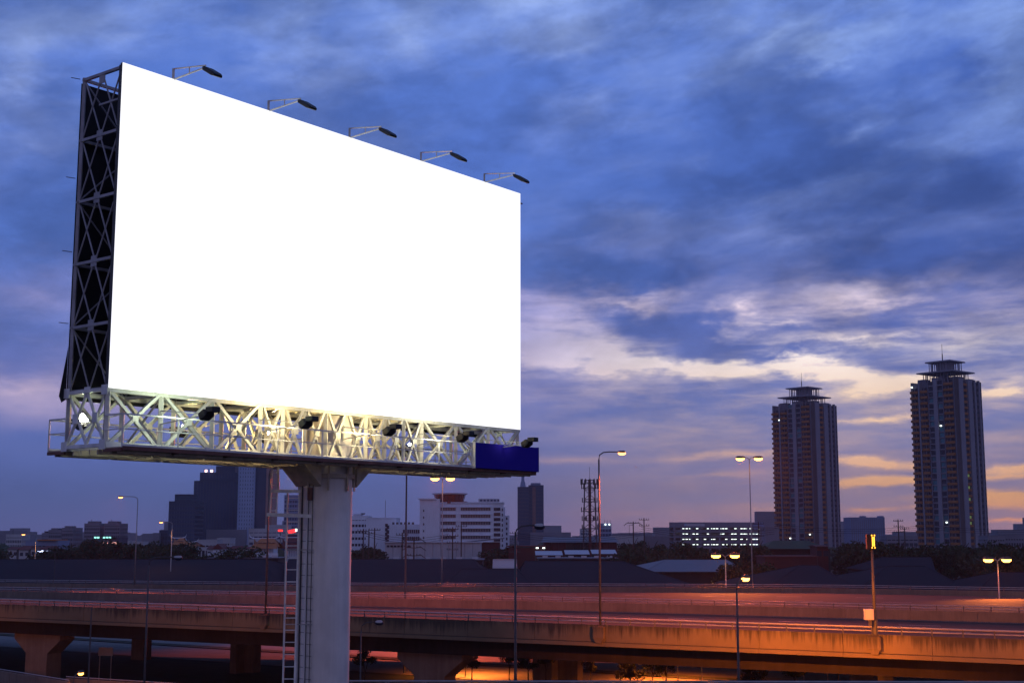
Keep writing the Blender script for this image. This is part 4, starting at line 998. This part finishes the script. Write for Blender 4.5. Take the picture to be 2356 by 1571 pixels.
# round glazed pavilion on the roof
c = px(1034,1231,DW+8); zb_, zt_ = px(0,1155,DW).z, px(0,1136,DW).z
MB().tube([(c.x,DW+9,zb_-.3),(c.x,DW+9,zt_)],[5.4,6.2],24).build('pavilion_glazing', m_glassr, o)
MB().tube([(c.x,DW+9,zt_),(c.x,DW+9,zt_+.5)],[7.4,7.6],24).build('pavilion_roof', m_bpale, o); MB().tube([(c.x,DW+9,zb_-.4),(c.x,DW+9,zb_+.5)],[7.6,7.6],24).build('pavilion_base', m_redroof, o)
for kk in range(16):
    a_ = kk*math.pi/8; ubar('pavilion_post',(c.x+5.6*math.cos(a_),DW+9+5.6*math.sin(a_),zb_),(c.x+6.7*math.cos(a_),DW+9+6.7*math.sin(a_),zt_),.25,m_redroof,o)
# warehouse in front
o = bld(997,420,'long low pale warehouse before the white office block','warehouse','warehouse'); a,b = px(886,1248,420),px(1106,1248,420)
n_ = 12
for kk in range(n_): MB().box((a.x+(b.x-a.x)*(kk+.5)/n_,428,a.z/2),((b.x-a.x)/n_-.08,16,a.z)).build('wall_panel', m_bpale, o)
MB().box(((a.x+b.x)/2,428,a.z+.15),(b.x-a.x+.8,17,.3)).build('roof', m_roofl, o)
for kk in range(7): MB().box((px(893+kk*8,1255,419.9).x,419.9,px(0,1256,420).z),(.8,.1,.6)).build('vent_window', m_glass, o)
for kk in range(4): MB().box((px(960+kk*34,1268,419.9).x,419.9,2.4),(3.2,.12,4.8)).build('loading_door', m_bgrey, o)
# slant roofed red hall
o = bld(1130,470,'red brown hall with a thin slanting roof right of the pale warehouse','hall','hall')
a,b = px(1062,1247,470),px(1160,1238,470); MB().bar(Vector((a.x,478,a.z)),Vector((b.x,478,b.z)),18,.4).build('roof', m_roofm, o)
a,b = px(1108,1247,470),px(1150,1247,470); MB().box(((a.x+b.x)/2,478,a.z/2),(b.x-a.x,14,a.z)).build('wall', m_red, o)
# glass tower with spire
o = bld(1220,1300,'blue glass tower with a slim spire right of the white office block','skyscraper','skyscraper')
block(o,1191,1217,1120,1300,22,m_bdark,m_curtain,cols=7,bandh=.3,fl=3.6); block(o,1217,1251,1116,1304,26,m_bdark,m_curtain,cols=8,bandh=.3,fl=3.6)
block(o,1222,1244,1111,1308,18,m_bblue,m_curtain,z0=px(0,1116,1308).z+.2,cols=4)
a = px(1203,1120,1310); sp_ = MB().box((a.x,1310,a.z+2),(6,6,6),top=(4.2,4.2)).box((a.x,1310,a.z+7.5),(3.4,3.4,5),top=(2.6,2.6)); sp_.build('spire', m_bblue, o)
MB().tube([(a.x,1310,a.z+10),(a.x,1310,a.z+13.5)],[1.2,.1],8).build('spire_tip', m_redroof, o)
o['label'] = 'blue glass tower with a slim spire right of the white office block'
MB().box((px(1229,1231,1303).x,1303.8,px(0,1175,1303).z),(3.2,.6,46)).build('rose_bay', mat('rose_glass',(.16,.08,.08),.2,var=.4,scale=.06), o)  # rose coloured strip on the tower front
for (x0,x1,y,D,lab) in ((1336,1357,1216,1200,'tiny pale far block left of the lattice mast'),(1378,1407,1204,1000,'small blue block with two white roof lights right of the lattice mast')):
    o = bld(x0,D,lab); block(o,x0,x1,y,D,14,m_bblue if x0 > 1350 else m_bpale,m_curtain,cols=4)
    if x0 > 1350:
        for x in (1393,1402): MB().box(px(x,1206,999),(1.1,.4,1.0)).build('roof_light', m_lit, o)
        for x in (1391,1397,1404): ubar('antenna', px(x,1204,1004), px(x,1196,1004), .25, m_dsteel, o)
o = bld(1470,620,'long low pale building behind the utility poles'); block(o,1407,1482,1233,620,12,m_bpale,m_bpale,cols=8); block(o,1482,1540,1234,626,12,m_bgrey,m_bgrey,cols=5)
o = bld(1335,400,'wide red brown warehouse with pale roof below the lattice mast','warehouse','warehouse'); a,b = px(1252,1247,400),px(1420,1247,400)
for kk in range(10):
    mm = m_red if kk < 3 or kk > 6 else m_walld
    MB().box((a.x+(b.x-a.x)*(kk+.5)/10,410,a.z/2),((b.x-a.x)/10-.1,18,a.z)).build('wall_panel', mm, o)
r = px(1335,1235,410); g = MB(); g.v += [(a.x-.5,399.5,a.z),(b.x+.5,399.5,a.z),(b.x+.5,420,a.z),(a.x-.5,420,a.z),(a.x,410,r.z),(b.x,410,r.z)]; g.f += [(0,1,5,4),(2,3,4,5),(0,4,3),(1,2,5)]; g.build('roof', m_roofm, o)
for (x,y) in ((1232,1260),(1247,1262)): pass
o = bld(1210,380,'low red roofed shed with two small white lights','shed','small_shed'); a,b = px(1170,1256,380),px(1252,1256,380)
MB().box(((a.x+b.x)/2,386,a.z/2-.2),(b.x-a.x,10,a.z-.4)).build('wall', m_red, o); MB().box(((a.x+b.x)/2,386,a.z),(b.x-a.x+1,11,.3)).build('roof', m_redroof, o)
for x in (1236,1251): MB().box(px(x,1260,379.5),(.7,.3,.35)).build('lamp', m_lit, o)
for (x0,x1,y,D,lab) in ((1232,1300,1272,345,'leftmost small pale canopy roof near the red warehouse'),(1300,1362,1270,345,'middle small pale canopy roof near the red warehouse'),(1362,1425,1269,345,'rightmost small pale canopy roof near the red warehouse')):
    o = bld(x0,D,lab,'canopy','canopy'); a,b = px(x0,y,D),px(x1-5,y,D); g = MB(); g.v += [(a.x,D,a.z-.5),(b.x,D,a.z-.5),(b.x,D+7,a.z+.5),(a.x,D+7,a.z+.5)]; g.f.append((0,1,2,3)); g.build('canopy_roof', m_roofl, o)
    for x in (a.x,b.x): ubar('post',(x,D+.1,0),(x,D+.1,a.z-.5),.2,m_dsteel,o)
# parking garage with lit floors
DG = 470.0
o = bld(1650,DG,'open sided parking garage with rows of white tube lights on every floor','parking garage','parking_garage')
a,b = px(1552,1211,DG),px(1752,1211,DG)
for kk in range(5):
    z = px(0,1211+kk*12.2,DG).z
    if z < 0: break
    MB().box(((a.x+b.x)/2,DG+8,z),(b.x-a.x,16,.4)).build('floor_slab', m_bgrey, o)
    MB().box(((a.x+b.x)/2,DG+.1,z-.15 if kk == 0 else z+.45),(b.x-a.x,.15,.5)).build('edge_rail', m_bgrey, o)
    if kk < 4:
        r = random.Random(kk+3)
        for x in list(range(1572,1610,8))+list(range(1622,1750,7)):
            if r.random() < (.15 if x < 1612 else .38): continue
            c = px(x,1215.5+kk*12.2,DG+3+r.random()*5); MB().box(c,(.75,.22,.2)).build('tube_light', m_lit, o)
MB().box(((a.x+b.x)/2,DG+15.9,px(0,1235,DG).z/2+4),(b.x-a.x,.3,px(0,1211,DG).z-1)).build('back_wall', m_bgrey, o)
for x in (1552,1568,1591,1612,1634,1656,1678,1700,1722,1750): 
    c = px(x,1231,DG); MB().box((c.x,DG+.35,px(0,1211,DG).z/2),(.7,.6,px(0,1211,DG).z)).build('column', m_bgrey, o)
for x in (1580,1640,1690): light('POINT',px(x,1224,DG+6),160,(.8,1,.9),o,.5)
a2,b2 = px(1580,1208,DG+6),px(1622,1208,DG+6); MB().box(((a2.x+b2.x)/2,DG+10,a2.z-.2),(b2.x-a2.x,6,1.6)).build('roof_house', m_bpale, o)
o = bld(1726,640,'grey blue block behind the parking garage'); block(o,1694,1760,1210,640,14,m_bblue,m_bblue,cols=4); block(o,1712,1758,1202,642,12,m_bblue,m_bblue,z0=px(0,1210,642).z+.1,cols=3)
o = bld(1775,600,'plain brown grey block touching the first apartment tower at its left'); a,b = px(1760,1213,600),px(1792,1213,600); MB().box(((a.x+b.x)/2,608,a.z/2),(b.x-a.x,16,a.z)).build('wall', m_bgrey, o); MB().box(((a.x+b.x)/2,608,a.z),(b.x-a.x+.5,16.5,.5)).build('roof', m_bgrey, o)
o = bld(1996,1000,'blue grey slab block between the two apartment towers'); block(o,1958,2036,1190,1000,20,m_bblue,m_bgrey,bands=False,cols=16,colw=1.0)
for x in (1985,2026): block(o,x,x+9,1187,1006,8,m_bblue,m_bblue,z0=px(0,1190,1006).z+.1)
for (x0,x1,y,D,lab) in ((2040,2112,1233,700,'long low building left of the second apartment tower'),(2272,2312,1232,600,'low block right of the second apartment tower'),(2312,2356,1230,620,'low pale block at the right edge')):
    o = bld(x0,D,lab); block(o,x0,x1,y,D,12,m_bgrey,cols=7); 
o = bld(1835,330,'green roofed hall at the foot of the first apartment tower','hall','hall'); a,b = px(1757,1262,330),px(1912,1262,330); MB().box(((a.x+b.x)/2,338,a.z/2),(b.x-a.x,14,a.z)).build('wall', m_walld, o)
r = px(1800,1243,338); g = MB(); g.v += [(a.x,329,a.z),(b.x,329,a.z),(b.x,347,a.z),(a.x,347,a.z),(a.x+4,338,r.z),(b.x-4,338,r.z)]; g.f += [(0,1,5,4),(2,3,4,5),(0,4,3),(1,2,5)]; g.build('roof', m_green, o)
o = house(1877,1908,1256,1253,300,m_red,m_red,'bright red house front right of the green roofed hall')
o = bld(1800,285,'low red brown shed below the green roofed hall','shed','small_shed'); a,b = px(1760,1281,285),px(1880,1281,285); MB().box(((a.x+b.x)/2,290,a.z/2),(b.x-a.x,10,a.z)).build('wall', m_red, o); MB().box(((a.x+b.x)/2,290,a.z+.1),(b.x-a.x+.6,10.6,.25)).build('roof', m_redroof, o)

# ------------------------------------------------------------------ apartment towers
def apartment(x0, xc, x1, yt, D, seed, label, lits, spots):
    a, b, c0 = px(x0,1231,D), px(x1,1231,D), px(xc,1231,D); zt = px((x0+x1)/2, yt, D).z
    be = math.atan2(c0.x, D); kc = math.cos(be)**1; wl, wr = (c0.x-a.x)*kc, (b.x-c0.x)*kc; al_ = math.atan2(wr, wl); side = math.hypot(wl, wr)*1.022
    o = thing('apartment_tower', (c0.x, D, 0), label, 'apartment tower')
    # left face runs from the near corner away to the left, right face away to the right
    C0 = Vector((c0.x, D, 0)); er = Vector((math.cos(be), -math.sin(be), 0)); ef = Vector((math.sin(be), math.cos(be), 0))
    LU = -er*math.cos(al_)+ef*math.sin(al_); RU = er*math.sin(al_)+ef*math.cos(al_); LN = -RU; RN = -LU
    nf = 31; fh = zt/nf
    def slab(org, uu, nn, s0, s1, t0, t1, z0, z1, name, m):
        """box on a face: s along the face, t outwards"""
        c = org+uu*((s0+s1)/2*side)+nn*((t0+t1)/2); return MB().box((c.x,c.y,(z0+z1)/2), (abs(s1-s0)*side, abs(t1-t0), z1-z0), math.atan2(uu.y,uu.x)).build(name, m, o)
    mid = C0+LU*side/2+RU*side/2; MB().box((mid.x,mid.y,zt/2), (side-1.6,side-1.6,zt-1), math.atan2(LU.y,LU.x)).build('core', m_twall, o)
    meshes = {}
    def rep(key, org, uu, nn, s0, s1, t0, t1, h, z, name, m):
        """one piece mesh per kind, repeated at every floor"""
        if key not in meshes:
            q = slab(org,uu,nn,s0,s1,t0,t1,-h/2,h/2,name,m); meshes[key] = q.data; q.location.z = z; return q
        q = bpy.data.objects.new(name, meshes[key]); COL.objects.link(q); q.parent = o; q.location.z = z; return q
    rr = random.Random(seed)
    # (start, end, kind) along each face from the near corner
    LB = [(0,.02,'p'),(.02,.25,'b'),(.25,.27,'p'),(.27,.385,'w'),(.385,.475,'P'),(.475,.59,'w'),(.59,.61,'p'),(.61,.80,'b'),(.80,.83,'P'),(.83,1.02,'b2')]
    RB = [(0,.14,'d'),(.14,.30,'L'),(.30,.48,'b3'),(.48,.63,'L'),(.63,.72,'v'),(.72,.77,'L'),(.77,.88,'v'),(.88,.92,'L'),(.92,1.0,'v')]
    for (org,uu,nn,bays,tag_) in ((C0,LU,LN,LB,'l'),(C0,RU,RN,RB,'r')):
        for bi,(s0,s1,kd) in enumerate(bays):
            z1 = zt - (1.8 if (kd in 'b2w' and s0 > .5) else 0)
            if kd in ('P','p','L','d'):
                m = {'P':m_tlight,'p':m_twall,'L':m_tlight,'d':m_tdark}[kd]; out = {'P':.75,'p':.4,'L':.55,'d':.1}[kd]
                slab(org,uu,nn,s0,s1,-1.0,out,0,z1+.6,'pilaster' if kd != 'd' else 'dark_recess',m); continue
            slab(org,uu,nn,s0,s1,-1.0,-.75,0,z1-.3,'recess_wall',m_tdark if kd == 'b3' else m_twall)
            for f in range(nf):
                z = f*fh
                if z+fh > z1+.5: continue
                k_ = tag_+str(bi)
                if kd in ('b','b2'):
                    rep(k_+'s',org,uu,nn,s0+.012,s1-(.012 if kd == 'b' else -.01),-.7,.62,fh*.42,z+fh*.25,'balcony',m_tan)
                    rep(k_+'f',org,uu,nn,s0+(s1-s0)*.45,s0+(s1-s0)*.52,-.7,.3,fh*.5,z+fh*.72,'partition',m_twall)
                    lit_ = False
                    rep(k_+('wl' if lit_ else 'w'),org,uu,nn,s0+.04,s1-.04,-.74,-.62,fh*.62,z+fh*.62,'window',m_litg if lit_ else m_glass)
                elif kd == 'b3':
                    rep(k_+'s',org,uu,nn,s0+.02,s1-.02,-.7,.15,fh*.42,z+fh*.25,'balcony',m_tan)
                    lit_ = f in lits
                    rep(k_+('wl' if lit_ else 'w'),org,uu,nn,s0+.05,s1-.05,-.74,-.6,fh*.55,z+fh*.65,'window',m_litg if lit_ else m_glass)
                elif kd == 'w':
                    gl = m_glassb if rr.random() < .4 else m_glass
                    rep(k_+gl.name,org,uu,nn,s0+.01,s1-.01,-.74,.05,fh*.66,z+fh*.58,'window',gl)
                    rep(k_+'sill',org,uu,nn,s0,s1,-.74,.35,fh*.16,z+fh*.14,'window_ledge',m_tlight)
                else:
                    rep(k_+'w',org,uu,nn,s0+.01,s1-.01,-.74,.0,fh*.5,z+fh*.62,'window',m_glass)
    for (s_, yy_) in spots:
        c = C0+LU*(s_*side)+LN*.75; MB().box((c.x,c.y,px(0,yy_,D).z),(.9,.5,.7)).build('balcony_lamp', m_lit, o)
    # rear sides closed
    for (uu, nn, org) in ((LU,-LN,C0+RU*side),(RU,-RN,C0+LU*side)):
        c = org+uu*side/2; MB().box((c.x,c.y,zt/2),(side-.5,1.2,zt), math.atan2(uu.y,uu.x)).build('rear_wall', m_twall, o)
    rl = math.atan2(LU.y,LU.x)
    for (s, t, w, h) in ((.82,.2,5,1.6),(.2,.82,5,1.6),(.5,.3,7,2.2),(.3,.5,7,2.6),(.6,.6,8,2.0)):
        c = C0+LU*s*side+RU*t*side; MB().box((c.x,c.y,zt+h/2-.4),(w,w,h+.8),rl).build('roof_room', m_twall, o)
    # two stacked flat canopies on slender columns, mast on top
    z = zt
    cc = mid - Vector((0,0,0))
    for (h, w, cw, nn_) in ((5.2, .84, .64, 9), (6.2, .58, .46, 8)):
        s_ = side*w; cs = side*cw
        MB().box((cc.x,cc.y,z+h),(s_,s_,.7),rl).build('canopy', m_tlight, o)
        MB().box((cc.x,cc.y,z+h/2-.8*(h<5.5)),(cs*(.55 if h > 5.5 else .2),cs*(.55 if h > 5.5 else .2),h*(.6 if h < 5.5 else .9)),rl).build('lift_room', m_tlight if h > 5.5 else m_twall, o)
        for i in range(nn_):
            f = -.5+i/(nn_-1)
            for (p_, q_) in ((f,-.5),(f,.5),(-.5,f),(.5,f)):
                cx = cc.x+cs*(p_*math.cos(rl)-q_*math.sin(rl)); cy = cc.y+cs*(p_*math.sin(rl)+q_*math.cos(rl))
                q = ubar('roof_column',(cx,cy,z-.5),(cx,cy,z+h),.38,m_tlight,o)
        z += h
    ubar('mast',(cc.x-side*.05,cc.y,z),(cc.x-side*.05,cc.y,z+5),.45,m_dsteel,o); ubar('mast',(cc.x-side*.05,cc.y,z+5),(cc.x-side*.05,cc.y,z+10.5),.18,m_dsteel,o)
    return o
apartment(1786,1875,1935,926,860,3,'farther and lower of two tall apartment towers with ochre balconies and stacked roof canopies',(),((.82,961),(.11,1229),(.62,1238)))
apartment(2111,2212,2275,871,728,8,'nearer, higher-looking of two apartment towers with ochre balconies at the right edge',(6,7,10,12,14),((.33,977),(.30,1201),(.97,882)))
for i,(x,y,D) in enumerate(((1802,961,861),(1865,1229,861))):
    pass

# ------------------------------------------------------------------ masts and utility poles
c = at(1358,1290,400); o = thing('lattice_mast', c, 'dark lattice telecom mast crowded with antennas behind the tall curved lamp', 'telecom mast')
zt = topz(1104,400); H = zt
def leg_at(k, z):
    w = 2.35 - .9*z/H; return Vector((c.x+(-1 if k in (0,3) else 1)*w, c.y+(-1 if k < 2 else 1)*w, z))
for k in range(4): ubar('leg', leg_at(k,0), leg_at(k,H), .20, m_dsteel, o)
nz = 11
for i in range(nz):
    z0_, z1_ = H*i/nz, H*(i+1)/nz
    for k in range(4):
        ubar('brace', leg_at(k,z0_), leg_at((k+1)%4,z1_), .09, m_dsteel, o); ubar('brace', leg_at((k+1)%4,z0_), leg_at(k,z1_), .09, m_dsteel, o); ubar('strut', leg_at(k,z1_), leg_at((k+1)%4,z1_), .11, m_dsteel, o)
MB().tube([(c.x,c.y,0),(c.x,c.y,H)],.42,8).build('cable_riser', m_redroof, o); ubar('whip', (c.x,c.y,H), (c.x,c.y,topz(1074,400)), .09, m_dsteel, o)
for (y, R_, n_) in ((1108,2.6,12),(1118,2.4,8),(1150,2.2,8),(1172,2.5,8),(1192,2.3,6),(1212,2.3,4)):
    z = topz(y,400)
    for i in range(n_):
        a_ = 2*math.pi*i/n_; q = Vector((c.x+R_*math.cos(a_),c.y+R_*math.sin(a_),z)); MB().box(q,(.28,.28,1.7 if y < 1120 else 1.4)).build('antenna', m_dsteel, o)
    MB().tube([(c.x+R_*math.cos(t_*.5236),c.y+R_*math.sin(t_*.5236),z-.5) for t_ in range(13)],.07,5,cap=False).build('ring', m_dsteel, o)
def utility(x, yt, D, label, arms=2, kind='cross', yb=1290):
    b_ = at(x,1290,D); z = topz(yt,D); o = thing('utility_pole', b_, label, 'utility pole')
    MB().box((b_.x,b_.y,z/2),(.34,.30,z),top=(.24,.22)).build('shaft', m_concd, o)
    for i in range(arms):
        za = z-.5-i*1.5
        if kind == 'tree':
            for s in (-1,1): MB().tube([(b_.x,b_.y,za),(b_.x+s*1.4,b_.y,za+.15),(b_.x+s*2.3,b_.y,za-.5)],.09,6).build('crossarm', m_dsteel, o)
        else: ubar('crossarm',(b_.x-1.3,b_.y-.2,za),(b_.x+1.3,b_.y-.2,za),.13,m_dsteel,o)
        for s in (-1.2,-.6,.6,1.2): ubar('insulator',(b_.x+s,b_.y-.2,za),(b_.x+s,b_.y-.2,za+.4),.13,m_dsteel,o)
    return o
ups = [utility(835,1216,300,'leftmost of three dark utility poles right of the billboard pole',1),utility(848,1222,303,'middle one of three dark utility poles right of the billboard pole',1),utility(861,1214,300,'rightmost of three dark utility poles right of the billboard pole',1),
    utility(952,1236,260,'utility pole with drooping crossarms before the pale warehouse',3,'tree'),utility(1041,1212,300,'utility pole with three crossarms before the white office block',4),utility(1061,1206,310,'slim utility pole beside the one with three crossarms',1),
    utility(925,1225,290,'slim utility pole left of the drooping crossarm pole',1),utility(1185,1222,330,'utility pole behind the near dark post',4),
    utility(1458,1199,330,'utility pole with a curved crossarm right of the lattice mast',1,'tree'),utility(1483,1191,340,'utility pole with a square frame top right of the curved crossarm pole',2),
    utility(1747,1200,330,'utility pole right of the tall double lamp',3),utility(2070,1194,360,'utility pole between the apartment towers, taller one',3),utility(2084,1212,380,'utility pole between the apartment towers, shorter one',1),
    utility(885,1150,900,'very thin far radio mast right of the pole',0)]
o = ups[8]; b_ = o.location; z = topz(1199,330); MB().bar((b_.x-1.0,b_.y,z-3.2),(b_.x-1.0,b_.y,z-.9),.09).bar((b_.x-1.0,b_.y,z-.9),(b_.x,b_.y,z-.9),.09).bar((b_.x-1.0,b_.y,z-3.2),(b_.x,b_.y,z-3.2),.09).build('switch_frame', m_dsteel, o)
def wires(label, p, q, n=3, sag=1.2, dz=.5):
    o = thing('power_line', (p+q)/2, label, 'cable')
    for i in range(n):
        pts = [p.lerp(q,t/14)+Vector((0,0,-i*dz-4*sag*(t/14)*(1-t/14))) for t in range(15)]; MB().tube(pts,.035,4).build('wire', m_wire, o)
wires('thin power lines between the utility poles left and right of the lattice mast', Vector(at(1185,0,330))+Vector((0,0,topz(1226,330))), Vector(at(1458,0,330))+Vector((0,0,topz(1222,330))))
wires('thin power lines running right from the curved crossarm pole', Vector(at(1458,0,330))+Vector((0,0,topz(1212,330))), Vector(at(1747,0,330))+Vector((0,0,topz(1218,330))))
wires('thin power lines behind the first apartment tower to the pole beside it', Vector(at(1747,0,330))+Vector((0,0,topz(1205,330))), Vector(at(2070,0,360))+Vector((0,0,topz(1208,360))))
wires('thin power lines reaching the right edge of the view', Vector(at(2070,0,360))+Vector((0,0,topz(1206,360))), Vector(at(2420,0,380))+Vector((0,0,topz(1212,380))))
wires('thin power lines between the poles before the white office block', Vector(at(861,0,300))+Vector((0,0,topz(1222,300))), Vector(at(1041,0,300))+Vector((0,0,topz(1228,300))))

# ------------------------------------------------------------------ trees
def crown_mesh(seed, n, R_, squash, leaf, m):
    r = random.Random(seed); g = MB()
    cl = []
    for i in range(16):
        a_ = r.uniform(0,6.28); q = r.uniform(.15,.85)*R_; cl.append((Vector((q*math.cos(a_), q*math.sin(a_), r.uniform(-.55,.75)*R_*squash)), r.uniform(.28,.5)*R_))
    for i in range(n):
        c_, rad = r.choice(cl); d = Vector((r.gauss(0,1),r.gauss(0,1),r.gauss(0,1))).normalized(); p = c_+d*rad*(r.random()**.35)
        p.z = c_.z + (p.z-c_.z)*.8
        a_ = Vector((r.uniform(-1,1),r.uniform(-1,1),r.uniform(-1,1))).normalized(); b_ = a_.cross(Vector((r.uniform(-1,1),r.uniform(-1,1),r.uniform(-1,1)))).normalized(); s_ = leaf*r.uniform(.6,1.4)
        g.face(p-a_*s_-b_*s_*.1, p-b_*s_*.55, p+a_*s_, p+b_*s_*.55)
    me = bpy.data.meshes.new('crown'); me.from_pydata(g.v, [], g.f); me.materials.append(m); me.update(); return me
protos = []
for i, (n, sq, m) in enumerate(((1700,.75,m_leaf),(1500,1.0,m_leaf2),(1700,.6,m_leaf),(1300,1.15,m_leaf))):
    cm = crown_mesh(40+i, n, 1.0, sq, .075, m)
    g = MB(); g.tube([(0,0,0),(.03,.02,.6),(-.02,.03,1.2)],[.075,.055,.03],7)
    for a_ in (0.3,1.7,2.9,4.2,5.4): g.tube([(0,0,.65+.08*a_),(.3*math.cos(a_),.3*math.sin(a_),1.0+.08*a_),(.6*math.cos(a_),.6*math.sin(a_),1.35+.05*a_)],[.035,.022,.01],5)
    tm_ = bpy.data.meshes.new('trunk'); tm_.from_pydata(g.v,[],g.f); tm_.materials.append(m_bark); tm_.update(); protos.append((cm, tm_, sq))
def tree(p, h, R_, kind, label, group):
    cm, tmm, sq = protos[kind]; o = thing('tree', p, label, 'tree', group)
    zc = h - R_*sq*.95
    c_ = bpy.data.objects.new('crown', cm); COL.objects.link(c_); c_.parent = o; c_.location = (0,0,zc); c_.scale = (R_,R_,R_*.95); c_.rotation_euler = (0,0,random.uniform(0,6.28))
    t_ = bpy.data.objects.new('trunk', tmm); COL.objects.link(t_); t_.parent = o; s_ = max(zc,.5)/1.0; t_.scale = (R_*.9,R_*.9,s_*.85)
    return o
R2 = random.Random(11)
GL = 'trees left of the billboard pole'; GM = 'trees right of the lattice mast'; GR = 'trees at the right behind the sheds'
for (x0,x1,yt,n,D0,D1,lab,gr) in (
    (-10,70,1258,6,330,400,'dark trees at the left edge beyond the sheds',GL),(150,270,1262,7,330,400,'dark trees below the lit shop strips at left',GL),
    (255,345,1246,8,330,420,'dark trees left of the dark skyscrapers',GL),(340,480,1252,12,320,400,'dark trees before the temple halls at left',GL),
    (500,640,1268,8,300,340,'dark trees before the white boundary wall',GL),(815,885,1262,5,320,370,'dark trees right behind the billboard pole',GL),
    (1425,1560,1256,14,300,380,'dark trees between lattice mast and parking garage',GM),(1540,1760,1254,18,310,400,'dark trees below the parking garage',GM),
    (1400,1440,1244,3,400,440,'dark trees right of the red warehouse',GM),(1110,1180,1262,5,360,400,'dark trees right of the pale warehouse',GM),
    (1910,2010,1250,10,290,360,'dark trees right of the red house front',GR),(2010,2140,1256,12,300,370,'dark trees between the apartment towers',GR),
    (2130,2260,1256,12,270,350,'dark trees at the foot of the second apartment tower',GR),(2200,2370,1262,12,240,320,'dark trees behind the low double lamp at right',GR),(1640,1720,1290,4,245,262,'dark trees behind the low double lamp in the middle',GM)):
    for i in range(n):
        x = x0+(x1-x0)*(i+R2.uniform(.1,.9))/n; D = R2.uniform(D0,D1); h = topz(yt+R2.uniform(-5,12),D); h = max(h,3.5)
        tree(at(x,0,D), h, R2.uniform(.34,.5)*max(h,7), R2.randrange(4), (ORD[i+1]+' from the left of the '+lab), gr)
for (x,yt,D,R_,k,lab) in ((862,1492,122,1.06,0,'small slim tree under the highway just right of the pole'),(1092,1492,138,1.12,1,'small tree before the orange lit road, left one'),(1172,1500,137,0.99,2,'small tree before the orange lit road, middle one'),
    (1212,1498,134,1.25,0,'small tree before the orange lit road beside the near post'),(1250,1505,132,0.86,2,'small shrub like tree before the orange lit column'),(1345,1508,132,0.86,1,'small tree right of the second orange lit column'),(1430,1508,130,1.32,1,'round small tree with orange lit leaves'),(1478,1505,131,1.06,3,'first dark slim tree beside the slanted stay'),
    (1506,1505,131,0.99,3,'second dark slim tree beside the slanted stay'),(1690,1512,128,1.58,1,'wide low tree with orange lit leaves behind the near lamp post'),(1780,1522,126,1.32,2,'dark low tree right of the near lamp post')):
    tree(at(x,0,D), topz(yt,D), R_, k, lab, 'small trees under the highway')
# far-off low city mass along the horizon
r = random.Random(5); g = MB()
for i in range(420):
    D = r.uniform(1100,3200); x = r.uniform(-.44,.44)*D; h = r.uniform(6,20)*(1 if r.random() < .9 else 1.8); w = r.uniform(12,40)
    g.box((x,D,h/2),(w,r.uniform(10,20),h))
o = stuff(g.build('distant_city', m_bgrey)); o['label'] = 'far low grey city mass along the horizon'; 
g = MB()
for i in range(900):
    D = r.uniform(520,1500); x = r.uniform(-.44,.44)*D; s_ = r.uniform(4,9); g.tube([(x,D,0),(x,D,s_*.6),(x,D,s_*1.1)],[s_*.7,s_,s_*.35],7)
o = stuff(g.build('distant_trees', m_leaf)); o['label'] = 'far dark tree belt along the horizon'

# ------------------------------------------------------------------ evening haze
hz = MB().box((0,2900,122),(8300,6700,246)).build('haze', bpy.data.materials.new('thin_evening_haze')); stuff(hz)
hm = hz.data.materials[0]; hm.use_nodes = True; t = hm.node_tree; t.nodes.clear()
o_ = t.nodes.new('ShaderNodeOutputMaterial'); pv = t.nodes.new('ShaderNodeVolumePrincipled')
pv.inputs['Density'].default_value = .00010; pv.inputs['Color'].default_value = (.80,.85,1,1); pv.inputs['Anisotropy'].default_value = .2
t.links.new(pv.outputs[0], o_.inputs['Volume'])
